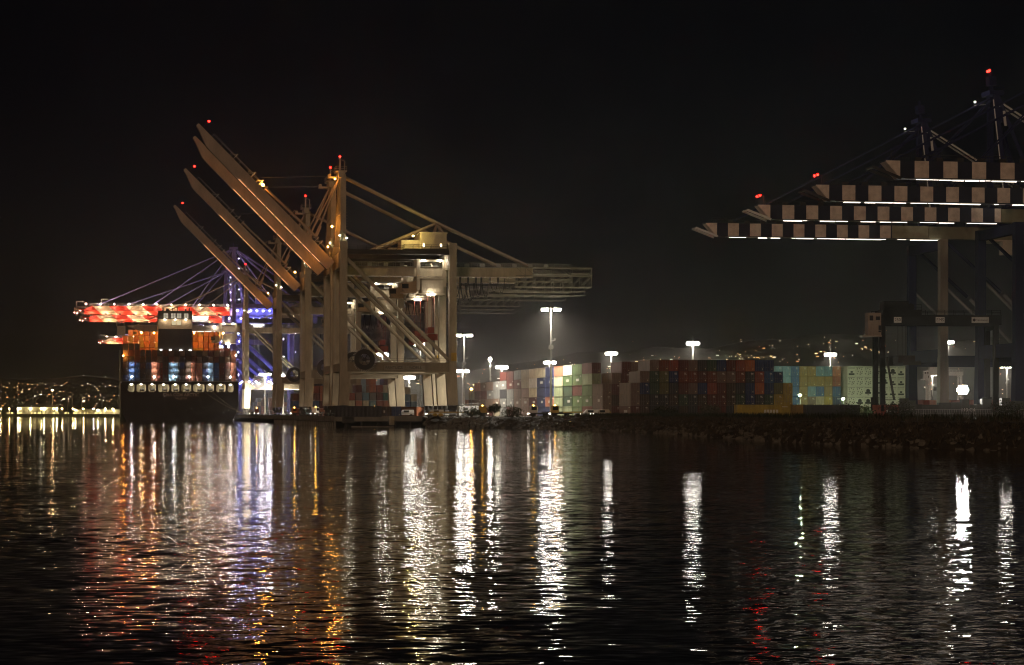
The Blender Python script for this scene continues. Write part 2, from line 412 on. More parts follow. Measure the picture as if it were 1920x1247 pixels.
    while x < 46:
        wd = rnd.uniform(1.4, 2.4); dp = rnd.uniform(3.5, 6.0); pts = []
        for k in range(9):
            q = k/8; pts.append((x+wd*q, VM-1.9, 42.0-dp*math.sin(q*math.pi)**.55))
        fe.path(pts, .13, 5); fe.box(x-.25, x+.25, VM-2.1, VM-1.5, 41.4, 42.3); x += wd+.1
    pt(fe, 'festoon_cable', M_black)
    # machinery house on its platform
    pl = MB(); pl.box(17, GA-.9, -.3, LS+.3, 49.25, 49.6); rails(pl, (17, -.3, 49.6), (GA-1, -.3, 49.6)); rails(pl, (17, -.3, 49.6), (17, LS, 49.6)); pt(pl, 'platform', M_dark)
    h = MB(); h.box(22, 29.3, 3, 16, 49.65, 54.2); h.box(21.7, 29.6, 2.7, 16.3, 54.2, 54.45); h.box(16.9, 22-.004, 6, 14, 49.65, 52.4)
    for k in range(24): h.box(22.05+k*.3, 22.11+k*.3, 2.93, 2.998, 49.8, 54.1)
    ho = pt(h, 'machinery_house', M_cream)
    wn_ = MB(); wn_.box(22.6, 23.0, 2.86, 2.92, 50.4, 51.2); wn_.box(27.5, 27.9, 2.86, 2.92, 50.4, 51.2); pt(wn_, 'lamp', emat('house_lamp', (1, .8, .5), 9), ho)
    # A-frame and stays
    ms = MB()
    ms.bar((0, .4, 51.2), (.6, 6.8, 70.5), 1.5, 1.3); ms.bar((0, LS-.4, 51.2), (.6, 12.2, 70.5), 1.5, 1.3)
    ms.bar((0, 5.5, 70.5), (0, 13.5, 70.5), 1.5, 1.6); ms.bar((0, 4.8, 60), (0, LS-4.8, 60), .6, .7)
    ms.box(-1.4, 1.6, 6.4, 12.6, 71.4, 71.7); rails(ms, (-1.4, 6.4, 71.7), (1.6, 6.4, 71.7)); rails(ms, (-1.4, 6.4, 71.7), (-1.4, 12.6, 71.7)); rails(ms, (-1.4, 12.6, 71.7), (1.6, 12.6, 71.7))
    ms.bar((0, VM, 71.5), (0, VM, 75.6), .45); ms.bar((1.2, VM, 71.5), (1.4, VM, 74.6), .16); ms.bar((1.4, VM, 74.6), (.3, VM, 75.0), .12)
    ms.box(-3.4, -1.0, 8, 11, 69.6, 70.1); ms.box(-3.4, -2.6, 8.4, 10.6, 70.1, 70.8)
    for k in range(24): z = 51.6+k*.8; ms.bar((.95, 1.5+(z-51.2)*.27, z), (1.55, 1.5+(z-51.2)*.27, z), .07)
    pt(ms, 'mast', M_beige)
    wl_ = MB(); wl_.ball((0, VM, 75.85), .28, 8); pt(wl_, 'warning_light', E_red)
    st = MB(); N = (27.6, VM, 57.6)
    for y in (VM-1.2, VM+1.2):
        st.tube((.9, y, 70.2), (N[0], y, N[2]), .36, 8); st.tube((N[0], y, N[2]), (54.5, y, 45.4), .36, 8)
    pt(st, 'back_stay', M_boomp)
    st = MB()
    for y in (VM-2.5, VM+2.5): st.tube((8, y*1.0, 49.3), N, .42, 8); st.bar((29.2, y, 54.4), N, .4); st.bar((26.6, y, 54.4), N, .4)
    pt(st, 'a_frame_strut', M_boomp)
    # trolley under the girder with its lamps, cab and spreader
    tu = 21.3 if raised else -12.6
    tz = 0.0
    tl = MB(); tl.box(tu, tu+9, VM-3.2, VM-2.8, 41.2, 45.5); tl.box(tu, tu+9, VM+2.8, VM+3.2, 41.2, 45.5)
    tl = MB()
    for y in (VM-3.0, VM+3.0):
        tl.box(tu, tu+1.0, y-.25, y+.25, 38.4, 47.2); tl.box(tu+7.4, tu+8.4, y-.25, y+.25, 39.5, 46.8)
        tl.box(tu, tu+8.4, y-.3, y+.3, 41.6, 42.0); tl.box(tu, tu+8.4, y-.2, y+.2, 46.4, 47.0)
    tl.box(tu+1.4, tu+7.6, VM-3.3, VM+3.2, 37.6, 41.4); tl.box(tu+.8, tu+8.0, VM-3.4, VM+3.4, 37.2, 37.6)
    to = pt(tl, 'trolley', M_cream)
    for q in ((1.6, 2.3, 46.6, 46.9), (6.2, 6.9, 46.6, 46.9), (3, 5, 36.9, 37.1)):
        lm = MB(); lm.box(tu+q[0], tu+q[1], VM-3.75, VM-3.45, q[2], q[3]); pt(lm, 'lamp', emat('trolley_lamp', (1, .88, .7), 120), to)
    cb = MB(); cb.hexa([(tu-3.6, VM-2.6, 38.0), (tu-.1, VM-2.6, 38.0), (tu-.1, VM+.4, 38.0), (tu-3.6, VM+.4, 38.0), (tu-4.2, VM-2.6, 40.4), (tu-.1, VM-2.6, 41), (tu-.1, VM+.4, 41), (tu-4.2, VM+.4, 40.4)])
    cb.box(tu-4.3, tu, VM-2.9, VM+.6, 37.6, 37.9)
    co = pt(cb, 'operator_cab', mat('cab_paint', (.45, .33, .2), .5), to)
    wi = MB(); wi.quad([(tu-4.0, VM-2.62, 38.9), (tu-2.2, VM-2.62, 38.9), (tu-2.2, VM-2.62, 40.2), (tu-4.1, VM-2.62, 40.2)]); pt(wi, 'cab_window', M_glass, to)
    if raised:
        sp = MB()
        for dx in (3.2, 5.0):
            for dy in (-2.6, 2.6): sp.bar((tu+dx, VM+dy, 28), (tu+dx, VM+dy, 37.3), .1)
        sp.box(tu+3.2, tu+5.0, VM-3, VM+3, 26.4, 28); sp.box(tu+2.9, tu+5.3, VM-6.1, VM+6.1, 25.0, 25.9)
        sp.box(tu+2.7, tu+5.5, VM-6.3, VM-5.9, 24.2, 26.0); sp.box(tu+2.7, tu+5.5, VM+5.9, VM+6.3, 24.2, 26.0)
        pt(sp, 'spreader', M_red, to)
    # cable reel on the near sill with its ring of guide prongs
    cr = MB(); cr.ring((5.6, -1.9, 18.6), 2.85, 1.25, 'y', .7, 30); cr.tube((5.6, -2.4, 18.6), (5.6, -1.0, 18.6), .55, 12)
    for k in range(6): a = k*math.pi/3; cr.bar((5.6, -1.9, 18.6), (5.6+1.7*math.cos(a), -1.9, 18.6+1.7*math.sin(a)), .16)
    ro = pt(cr, 'cable_reel', M_dark)
    pg = MB()
    for k in range(40):
        a = 2*math.pi*k/40
        if 2.7 < a < 3.6: continue
        pg.bar((5.6+2.85*math.cos(a), -1.9, 18.6+2.85*math.sin(a)), (5.6+3.45*math.cos(a+.08), -2.0, 18.6+3.45*math.sin(a+.08)), .09)
    pt(pg, 'guide_prong', M_white, ro)
    # stair tower beside the landside leg, electrical cabinet, ladder
    sv = MB()
    for k in range(11):
        z = 18+k*2.8; a, b_ = ((GA+1.3, 1.2, z), (GA+1.3, 5.4, z+2.8)) if k % 2 == 0 else ((GA+1.3, 5.4, z), (GA+1.3, 1.2, z+2.8))
        sv.bar(a, b_, .6, .15); sv.bar((a[0]+.3, a[1], a[2]+1), (b_[0]+.3, b_[1], b_[2]+1), .06)
        sv.box(GA+1.02, GA+1.7, (4.9 if k % 2 == 0 else .7), (5.9 if k % 2 == 0 else 1.7), z+2.7, z+2.8)
    pt(sv, 'stair', M_galv)
    ec = MB(); ec.box(GA-.6, GA+.9, -1.75, -1.05, 18.3, 20.6); pt(ec, 'electrical_cabinet', M_yel)
    ld = MB()
    for q in (-.25, .25): ld.bar((-1.35, LS*.5+q, 17.6), (-1.35, LS*.5+q, 44.2), .07)
    for k in range(44): ld.bar((-1.35, LS*.5-.25, 18+k*.6), (-1.35, LS*.5+.25, 18+k*.6), .05)
    pt(ld, 'ladder', M_galv)
    ax = MB(); ax.tube((-.55, 0, 51.2), (-.55, 0, 53.4), .5, 8); ax.box(-1.0, -.1, -.5, .5, 53.4, 54.4); pt(ax, 'lamp_housing', mat('pale_green_housing', (.45, .46, .33), .5))
    ax = MB(); ax.ball((.9, -.3, 52.2), .16, 6); ax.ball((-1.2, -.4, 52.9), .13, 6); pt(ax, 'lamp', emat('leg_top_lamp', (1, .85, .6), 70))
    # boom
    bm = MB(); LB = 53.5
    hz = 45.2; hu = -2.6
    ang = R(45.2) if raised else 0.0
    def bp(d, n, y):   # d along boom, n across it, upward positive
        if raised: return (hu-d*math.cos(ang)+n*math.sin(ang)*1.0, y, hz+d*math.sin(ang)+n*math.cos(ang))
        return (hu-d, y, 44.6+n)
    y0, y1 = VM-1.35, VM+1.35
    t0, b0 = 1.35, -1.65
    secs = [(0, b0, t0), (LB-6.0, b0, t0), (LB-1.6, b0+1.7, t0), (LB, t0-.9, t0)]
    for (d0, l0, u0), (d1, l1, u1) in zip(secs, secs[1:]):
        bm.hexa([bp(d0, l0, y0), bp(d0, l0, y1), bp(d0, u0, y1), bp(d0, u0, y0), bp(d1, l1, y0), bp(d1, l1, y1), bp(d1, u1, y1), bp(d1, u1, y0)])
    for k in range(1, 12):
        d = k*4.2; bm.hexa([bp(d, b0, y0-.04), bp(d, b0, y0+.02), bp(d, t0, y0+.02), bp(d, t0, y0-.04), bp(d+.08, b0, y0-.04), bp(d+.08, b0, y0+.02), bp(d+.08, t0, y0+.02), bp(d+.08, t0, y0-.04)])
    bo = pt(bm, 'boom', M_boomp)
    wk = MB()
    for k in range(14):
        d = 3+k*3.5; wk.bar(bp(d, t0, y0+.3), bp(d, t0+1.1, y0+.3), .07); wk.bar(bp(d, t0, y1-.3), bp(d, t0+1.1, y1-.3), .07)
    wk.bar(bp(3, t0+1.1, y0+.3), bp(48.5, t0+1.1, y0+.3), .07); wk.bar(bp(3, t0+1.1, y1-.3), bp(48.5, t0+1.1, y1-.3), .07)
    for d in (6.5, 8, 30, 33, 40): wk.bar(bp(d, t0, VM), bp(d, t0+2.0, VM), .2); wk.bar(bp(d, t0+1.4, VM-1.5), bp(d, t0+1.4, VM+1.5), .25); wk.bar(bp(d, t0+2, VM), bp(d+1.4, t0, VM), .12)
    wk.bar(bp(2.5, b0-.1, y0-.25), bp(LB-7, b0-.1, y0-.25), .3, .12)
    pt(wk, 'walkway', M_galv, bo)
    ls = MB()
    for k in range(9):
        d = 3+k*3.6
        if raised or k > 2: ls.bar(bp(d, b0-.02, y0-.48), bp(d+3.1, b0-.02, y0-.48), .13)
    pt(ls, 'glowing_strip', E_strip_o if raised else E_strip, bo)
    wl_ = MB(); q = bp(LB-1.5, t0+2.6, VM); wl_.ball(q, .3, 8); pt(wl_, 'warning_light', E_red, bo)
    pm = MB(); pm.bar(bp(LB-1.5, t0, VM), bp(LB-1.5, t0+2.4, VM), .12); pt(pm, 'lamp_post', M_dark, bo)
    fs = MB()
    for y in (VM-1.0, VM+1.0):
        if raised:
            J = (-6.8, y, 53.4); fs.tube((-.4, y, 69.6), J, .24, 7); fs.tube((-.4, y, 69.6), (-9.2, y, 52.2), .2, 7)
            fs.bar(J, (-5.6, y, 56.2), .5, .8); fs.tube(J, bp(28, t0+.8, y), .24, 7); fs.tube(bp(9, t0, y), (-9.2, y, 52.2), .2, 7)
            fs.bar(bp(28, t0, y), bp(28, t0+1.6, y), .3); fs.bar(bp(18, t0, y), bp(18, t0+2.3, y), .22)
        else:
            fs.tube((-.4, y, 69.8), bp(28, t0, y), .2, 7); fs.tube((-.4, y, 70.0), bp(49, t0, y), .2, 7)
    pt(fs, 'fore_stay', M_boomp)
    if raised:
        rp = MB()
        for y in (VM-.8, VM, VM+.8): rp.bar((-2.8, y, 70.3), bp(31, t0+2, y), .05)
        pt(rp, 'hoist_rope', M_rope)
    return t
GL = 'beige cranes with raised booms along the quay'
crane1 = beige_crane('nearest beige quay crane with raised boom, orange lamp glowing halfway along the boom', 0, True, GL)
crane_more = []
for v, lab in ((27, 'beige raised-boom crane directly behind the nearest one, its boom just below the lamp-lit boom'),
               (110, 'beige raised-boom crane third from the front, single boom well below the front pair'),
               (235, 'smallest and farthest beige raised-boom crane, leftmost boom, next to the ship stern')):
    c = copy_tree(crane1); c.location = dk(0, v, DECK); c['label'] = lab; crane_more.append(c)
crane5 = beige_crane('beige quay crane with lowered boom reaching level across the container ship', 440, False, 'beige crane with a lowered boom')
def crane1_extra():
    off = (0, 0, DECK)
    y0 = VM-1.35; ang = R(45.2)
    def bp(d, n, y): return (-2.6-d*math.cos(ang)+n*math.sin(ang), y, 45.2+d*math.sin(ang)+n*math.cos(ang))
    a = MB(); p = Vector(bp(29.2, 2.2, VM-.6)); a.ball(p, .38, 8); a.build('boom_lamp', E_sod, crane1, off, 'glowing orange sodium lamp on the boom')
    a = MB(); a.ball((-1.7, VM-3.3, 69.2), .2, 6); a.ball((-1.9, VM+3.4, 56.5), .26, 6); a.build('mast_lamp', E_sod, crane1, off, 'small orange lamp on the mast')
    a = MB(); a.ball((19.5, .8, 53.2), .22, 6); a.build('house_lamp', E_sody, crane1, off)
    for t in [crane1]+crane_more:
        a = MB(); a.ball((-3.8, 5.5, 50.2), .16, 6); a.build('hinge_lamp', E_sod, t, off)
        for o in (('hinge_lamp'),): pass
    # maker's boards on the near sill beam
    b = MB(); b.box(11.2, 16.9, -1.0, -.93, 15.8, 17.0); b.box(17.3, 22.7, -1.0, -.93, 15.8, 17.0); b.build('name_board', mat('board_grey', (.34, .31, .24), .6), crane1, off)
    text('FANTUZZI', 1.05, M_ink, crane1, (14.05, -1.03, 16.4-DECK), (R(90), 0, 0)); text('NOELL', 1.15, M_ink, crane1, (20.0, -1.03, 16.4-DECK), (R(90), 0, 0))
    text('NOELL', 1.15, M_ink, crane_more[0], (8.6, -1.03, 16.4-DECK), (R(90), 0, 0))
    b = MB(); b.box(5.6, 11.6, -1.0, -.93, 15.7, 17.1); b.build('name_board', mat('board_grey', (.34, .31, .24), .6), crane_more[0], off)
    # lamps hung below the level boom that light the ship's cargo
    a = MB()
    for d in (8, 22, 41, 47): a.ball((-2.6-d, VM+.5, 42.3), .24, 6)
    a.build('boom_lamp', emat('orange_work_lamp', (1, .42, .08), 800), crane5, off)
    a = MB()
    for d in (10, 18, 26, 34, 42, 50): a.quad([(-2.1-d, VM+2.2, 41.8), (-3.1-d, VM+2.2, 41.8), (-3.1-d, VM+1.8, 42.6), (-2.1-d, VM+1.8, 42.6)])
    hs_ = MB()
    for d in (10, 18, 26, 34, 42, 50): hs_.box(-3.3-d, -1.9-d, VM+1.2, VM+1.75, 41.7, 42.75)
    hs_.build('lamp_housing', M_dark, crane5, off)
    a.build('cargo_lamp', emat('cargo_sodium_lamp', SOD, 420), crane5, off)
    a = MB(); a.box(-61, -57.2, VM-1.5, VM+1.5, 40.8, 45.4); a.box(-61.5, -61, VM-1.5, VM+1.5, 45.4, 47.4); a.box(-58, -57.6, VM-1.5, VM+1.5, 45.4, 47.4); a.box(-61.5, -57.6, VM-1.5, VM-1.3, 47.4, 47.7)
    a.build('boom_end_cabin', M_cream, crane5, off)
    a = MB(); a.ball((-15.0, VM-2.0, 45.2), .3, 6); a.build('lamp', E_white, crane5, off)
crane1_extra()

# ------------------------------------------------------------------ blue cranes with red and white booms
M_rw = stripe_mat('red_white_bands', (.60, .035, .014), (.58, .46, .32), 17.2, skew=1.1, phase=.12)
def blue_crane(label, Y, tipx, zb, apex, group):
    v = (Y-590)/.983
    t = thing('blue_crane', label, 'crane', dk(0, v, DECK), TH, group); off = (0, 0, DECK)
    def pt(mb, name, m, parent=t, label=None): return mb.build(name, m, parent, off, label)
    LT = (960+F*(dk(0, v).x)/Y - tipx)*Y/F
    for u in (0, GA):
        for y in (0, LS):
            l = MB(); l.bar((u, y+ (2.2 if y == 0 else -2.2), 18), (u, y, zb+4), 2.0, 1.9, up=(0, 1, 0)); l.bar((u, y, 5), (u, y+(2.2 if y == 0 else -2.2), 18), 2.2, 2.4, up=(0, 1, 0))
            for q in (-2.5, -.8, .8, 2.5): l.tube((u-.3, y+q, 3.3), (u+.3, y+q, 3.3), .45, 8)
            l.box(u-.7, u+.7, y-3.2, y+3.2, 3.7, 5.0)
            pt(l, 'leg', M_blue)
    for y in (2, LS-2):
        s = MB(); s.box(1, GA-1, y-.9, y+.9, 17, 19.4); pt(s, 'sill_beam', M_blue)
        s = MB(); s.box(1, GA-1, y-.8, y+.8, zb+1.6, zb+3.6); pt(s, 'portal_beam', M_blue)
        for a, b in (((1, 46), (GA-1, 20)), ((1, 34), (GA*.6, 20))):
            d = MB(); d.tube((a[0], y, a[1]), (b[0], y, b[1]), .75, 10); pt(d, 'brace', M_blue)
    for u in (0, GA):
        s = MB(); s.box(u-.9, u+.9, 1.2, LS-1.2, zb+1.2, zb+3.6); pt(s, 'cross_beam', M_blue); s = MB(); s.box(u-.9, u+.9, 2.5, LS-2.5, 17.2, 19.2); pt(s, 'cross_beam', M_blue)
    # raked box boom
    b = MB(); zt, zl = zb+2.3, zb-2.3
    def sec(x, k=1.0): return [(x, VM-3.4, zl), (x, VM+3.4, zl), (x, VM+3.4, zl+1.9), (x, VM+1.2, zl+(zt-zl)*k), (x, VM-1.2, zl+(zt-zl)*k), (x, VM-3.4, zl+1.9)]
    def loft(xs, ks):
        base = len(b.v)
        for x, k in zip(xs, ks): b.v.extend(sec(x, k))
        for i in range(len(xs)-1):
            for j in range(6):
                a = base+i*6
                b.f.append((a+j, a+(j+1) % 6, a+6+(j+1) % 6, a+6+j)); b.mi.append(0)
        b.f.append(tuple(base+j for j in range(6))); b.mi.append(0); b.f.append(tuple(base+6*(len(xs)-1)+j for j in range(6))); b.mi.append(0)
    loft([-LT+5, -LT+9, -2], [.62, 1, 1])
    b.box(-LT+6, -2.2, VM-3.62, VM-3.403, zl+.7, zl+1.1)
    for y in (VM-3, VM+3):
        b.bar((-LT, y, zl+1.8), (-LT+6, y, zl+.4), .35); b.bar((-LT, y, zl+2.9), (-LT+6, y, zl+2.4), .3); b.bar((-LT, y, zl+1.8), (-LT, y, zl+2.9), .3)
        for k in range(3): b.bar((-LT+k*2, y, zl+1.8-k*.45), (-LT+k*2, y, zl+4.0), .14)
    b.bar((-LT, VM-3, zl+1.8), (-LT, VM+3, zl+1.8), .4)
    bo = pt(b, 'boom', M_rw)
    w = MB(); rails(w, (-LT+8, VM-1.3, zt), (-2, VM-1.3, zt)); rails(w, (-LT+1, VM-3.1, zl+3), (-LT+7, VM-3.1, zl+3))
    w.bar((-LT+14, VM, zt), (-LT+14, VM, zt+3.6), .25); w.bar((-LT+14, VM, zt+3.6), (-LT+17.5, VM, zt+3.6), .25); w.bar((-LT+1, VM, zt), (-LT+1, VM, zt+2.2), .2); w.bar((-LT+1, VM, zt+2.2), (-LT+5, VM, zt+2.2), .2)
    pt(w, 'walkway', M_white, bo)
    lm = MB(); n = 11; dots = MB(); hs_ = MB()
    for k in range(n):
        x = -LT+6+k*(LT-9)/(n-1); dots.ball((x, VM-2.6, zt+.9), .17, 6); hs_.box(x+2.1, x+3.3, VM-6.3, VM-5.95, zl-.2, zl+.6); lm.quad([(x+3.1, VM-5.6, zl-.1), (x+2.3, VM-5.6, zl-.1), (x+2.3, VM-5.9, zl+.5), (x+3.1, VM-5.9, zl+.5)])
    pt(dots, 'walkway_lamp', emat('walkway_lamp_light', (1, .70, .50), 620), bo); pt(hs_, 'lamp_housing', M_dark, bo)
    pt(lm, 'boom_lamp', emat('added_boom_light', (1, .66, .38), 300), bo)  # added lamps washing the boom face, hidden from view by their housings
    lm = MB()
    for q in ((0, 0, 1), (0, -3, 2.4), (1.5, -3.2, .6), (3, 3, 2.2)): lm.ball((-LT+q[0], VM+q[1], zl+q[2]), .16, 6)
    pt(lm, 'tip_light', emat('tip_light', (1, .5, .4), 60), bo)
    g = MB(); g.box(-1.8, GA+22, VM-3.2, VM+3.2, zl, zt-.8); rails(g, (2, VM-3.2, zt-.8), (GA+22, VM-3.2, zt-.8)); pt(g, 'girder', M_blue)
    h = MB(); h.box(12, 26, VM-5, VM+5, zt-.7, zt+5); h.box(11.6, 26.4, VM-5.4, VM+5.4, zt+5, zt+5.3); pt(h, 'machinery_house', M_blue)
    m = MB()
    for y in (3, LS-3): m.bar((0, y, zb+3.6), (.5, VM+(y-VM)*.35, apex), 1.7, 1.6); m.bar((5.5, y, zb+3.6), (.8, VM+(y-VM)*.35, apex), .8)
    m.box(-2, 2.4, VM-3.4, VM+3.4, apex, apex+1.2); rails(m, (-2, VM-3.4, apex+1.2), (2.4, VM-3.4, apex+1.2)); m.bar((0, VM, apex+1), (0, VM, apex+3.5), .3)
    for q in range(5): z = zb+8+q*(apex-zb-10)/5; m.bar((.2, 3+(z-zb)*.1, z), (.2, LS-3-(z-zb)*.1, z), .5)
    mo = pt(m, 'mast', M_blue)
    lm = MB()
    for k in range(5): z = zb+6+(apex-zb)*k/6; lm.ball((2.6, 1.0+k*.6, z), .11, 6)
    for z in (24, 36, 46): lm.ball((2.3, -.6, z), .12, 6); lm.ball((GA+2.0, -.8, z), .12, 6)
    pt(lm, 'ladder_lamp', emat('ladder_lamp_light', (.72, .72, 1), 260), mo)
    s = MB()
    for y in (VM-1.5, VM+1.5):
        for fr in (.86, .52, .26): s.tube((0, y, apex+.4), (-LT*fr, y, zt+.2), .30, 6)
        for x in (GA+20, GA+8, GA-6): s.tube((.8, y, apex+.4), (x, y, zt-.4), .36, 6)
    pt(s, 'stay', M_blue)
    tl = MB(); tl.box(-22, -13, VM-4.6, VM+4.6, zl-3.6, zl-.4) if label.startswith('tallest') else tl.box(14, 22, VM-4.6, VM+4.6, zl-3.2, zl-.4)
    tu = -17.5 if label.startswith('tallest') else 18
    for dx in (-1.2, 1.2):
        for dy in (-2.5, 2.5): tl.bar((tu+dx, VM+dy, 24), (tu+dx, VM+dy, zl-3), .1)
    to = pt(tl, 'trolley', M_white)
    lm = MB()
    for k in range(5): lm.ball((tu-3+k*1.5, VM-4.9, zl-1.6), .2, 6)
    pt(lm, 'lamp', E_white, to)
    sp = MB(); sp.box(tu-1.3, tu+1.3, VM-6, VM+6, 22, 23); sp.box(tu-1.2, tu+1.2, VM-2.5, VM+2.5, 23, 24.4); pt(sp, 'spreader', M_red, to)
    fl = MB()
    for k in range(9): fl.ball((2+k*3.4, VM-6.2, zb+.2), .2, 6)
    for k in range(7): fl.box(4+k*3.6, 4.8+k*3.6, .6, .8, 20.2, 20.6)
    pt(fl, 'gantry_lamp', emat('gantry_lamp_light', (.42, .46, 1.0), 420), t)
    return t
GB = 'blue cranes with red and white booms'
blue_crane('tallest lit blue crane with the nearest red and white banded boom over the ship', 1130, 145, 58, 91, GB)
blue_crane('blue crane with red and white boom showing just below the uppermost banded boom', 1212, 155, 57.5, 84, GB)
blue_crane('farthest blue crane, short red and white boom low at the left of the ship', 1580, 188, 57, 74, GB)

# ------------------------------------------------------------------ navy cranes at the right with banded booms
THR = math.atan((960-300)/F)
M_nb = stripe_mat('navy_white_bands', (.016, .018, .045), (.84, .72, .60), 5.45, phase=.805, base=(.30, .28, .17), x_end=-9.5)
M_nb2 = stripe_mat('navy_white_bands_full', (.016, .018, .045), (.84, .72, .60), 5.45, phase=.805)
def navy_crane(label, x, Y, group, bands, flap):
    base = Vector(((x-960)*Y/F, Y, DECK))
    t = thing('harbour_crane', label, 'crane', base, THR, group); off = (0, 0, DECK); HS = 10.8
    def pt(mb, name, m, parent=t, label=None): return mb.build(name, m, parent, off, label)
    for u in (0, GA):
        for y in (-HS, HS):
            l = MB(); l.bar((u, y, 17), (u, y, 45.6), 1.9, 1.9, up=(0, 1, 0)); l.bar((u, y, 5), (u, y, 17.2), 2.3, 2.6, up=(0, 1, 0), w2=2.0, h2=2.0)
            l.box(u-.6, u+.6, y-3, y+3, 3.8, 5.1)
            for q in (-2.3, -.8, .8, 2.3): l.tube((u-.3, y+q, 3.25), (u+.3, y+q, 3.25), .42, 8)
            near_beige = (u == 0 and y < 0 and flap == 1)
            pt(l, 'leg', mat('lamplit_leg_paint', (.30, .26, .19), .6) if near_beige else M_navy, label='leg coloured pale as if lamplit' if near_beige else None)  # pale colour stands in for lamplight falling on this leg
    for y in (-HS, HS):
        s = MB(); s.box(1, GA-1, y-.85, y+.85, 15.4, 17.6); pt(s, 'sill_beam', M_navy)
        for a, b in (((1, 44.8), (14.6, 33.0)), ((15.4, 32.4), (GA-1, 18.4))):
            d = MB(); d.tube((a[0], y, a[1]), (b[0], y, b[1]), .42, 9); pt(d, 'brace', M_galv if a[0] > 10 else M_navy)
        d = MB(); d.tube((.9, y, 33.8), (10, y, 25.5), .34, 9); pt(d, 'brace', M_galv)
    for u in (0, GA):
        s = MB(); s.box(u-.85, u+.85, -HS+1.1, HS-1.1, 16.2, 19.2); pt(s, 'cross_beam', M_navy); s = MB(); s.box(u-.8, u+.8, -HS+1, HS-1, 43.2, 45.4); pt(s, 'cross_beam', M_navy)
    b = MB(); y0, y1 = -1.6, 1.6; LT = 58.5
    b.hexa([(-LT+5.0, y0, 46.4), (-.2, y0, 46.4), (-.2, y1, 46.4), (-LT+5.0, y1, 46.4), (-LT+2.2, y0, 49.5), (-.2, y0, 49.5), (-.2, y1, 49.5), (-LT+2.2, y1, 49.5)])
    bo = pt(b, 'boom', bands)
    f = MB(); f.bar((-LT-.2, -1.75, 48.3), (-LT+5.2, -1.75, 46.3), .2, .5); f.bar((-LT-.2, 1.75, 48.3), (-LT+5.2, 1.75, 46.3), .2, .5); f.bar((-LT-.2, -1.7, 48.2), (-LT-.2, 1.7, 48.2), .3)
    pt(f, 'tip_flange', M_white if x < 2000 else M_dark, bo)
    ls = MB(); rnd = random.Random(int(x)); q = -LT+8
    while q < -1:
        w_ = rnd.choice((.9, 2.2, 2.6, 3.4, 4.2)); hq = rnd.choice((.05, .1, .16)); ls.box(q, q+w_, -1.98, -1.78, 46.1-hq, 46.1); q += w_+rnd.choice((.2, .3, 1.0, 3.0))
    pt(ls, 'glowing_strip', E_strip, bo)
    wk = MB(); rails(wk, (-LT+4, -1.5, 49.5), (0, -1.5, 49.5), step=3); wk.box(-LT+6, 0, -2.4, -1.62, 46.2, 46.38)
    for k in range(12): wk.box(-LT+8+k*4, -LT+9.2+k*4, -1.5, -1.0, 49.5, 50.2)
    wk.bar((-LT+4, 0, 49.5), (-LT+4, 0, 51.6), .15)
    pt(wk, 'walkway', M_dark, bo)
    if x in (1873, 2021):
        for q in ((-LT+2.4, -.4, 51.4), (-LT+3.3, .4, 51.7)): wl_ = MB(); wl_.ball(q, .22, 8); pt(wl_, 'warning_light', E_red, bo)
    g = MB(); g.box(-.1, GA+18, -1.6, 1.6, 46.4, 49.4); pt(g, 'girder', mat('girder_olive_paint', (.22, .21, .13), .6))
    h = MB(); h.box(12, 24, -5, 5, 49.5, 54); pt(h, 'machinery_house', M_navy)
    def lean(mb):
        mb.v = [(vx-2.5*(vz-49.5)/23, vy, 49.5+(vz-49.5)*1.1) if vz > 49.5 else (vx, vy, vz) for vx, vy, vz in mb.v]; return mb
    m = MB()
    for y in (-5, 5): m.bar((0, y, 49.5), (1.0, y*.3, 72.5), 1.0, 1.1); m.bar((8.2, y, 49.5), (1.6, y*.3, 72.5), .8)
    m.box(-.6, 2.8, -2.4, 2.4, 72.5, 73.4); rails(m, (-.6, -2.4, 73.4), (2.8, -2.4, 73.4)); m.bar((1, 0, 73), (1, 0, 77.4), .5); m.bar((-3.6, 0, 70.2), (0, 0, 70.4), .4); m.box(.2, 1.8, -1, 1, 74.6, 76.4)
    m.box(.4, 2.0, -2.4, 2.4, 67, 70)
    pt(lean(m), 'mast', M_navy)
    pi = MB(); pi.tube((-.7, -5.3, 50), (.2, -2.2, 71.5), .14, 6); pi.bar((-3.6, -.3, 70.5), (-1.0, -.3, 70.7), .12); pi.box(2.0, 2.5, -2.8, -2.5, 66.2, 69.2); pt(lean(pi), 'cable_conduit', M_white)
    if x == 1873:
        for q in ((.1, -.6, 77.4), (1.1, .6, 77.8)): wl_ = MB(); wl_.ball(q, .24, 8); pt(lean(wl_), 'mast_light', E_red)
    ml = MB(); ml.ball((-1.2, -4.6, 52.5), .1, 6); ml.ball((-3.4, -.4, 71.2), .09, 6); pt(lean(ml), 'mast_lamp', emat('added_conduit_light', (1, .92, .8), 420))  # small lamps added to brighten the mast and its conduit
    s = MB()
    for y in (-1.2, 1.2):
        s.tube((.4, y, 71.5), (-27, y, 49.6), .16, 6); s.tube((.4, y, 72), (-50, y, 49.6), .16, 6)
    pt(lean(s), 'fore_stay', M_navy)
    s = MB()
    for y in (-1.2, 1.2): s.tube((1.6, y, 71.5), (26, y, 57.5), .22, 6); s.tube((26, y, 57.5), (GA+16, y, 49.6), .22, 6)
    pt(lean(s), 'back_stay', M_white)
    cbn = MB(); cbn.box(18, 22, -4, -1.7, 42.6, 45.8); cbn.box(14, 26, -3.9, 3.9, 45.83, 46.2); pt(cbn, 'operator_cab', M_cream)
    return t
GN = 'dark navy cranes with level banded booms at the right'
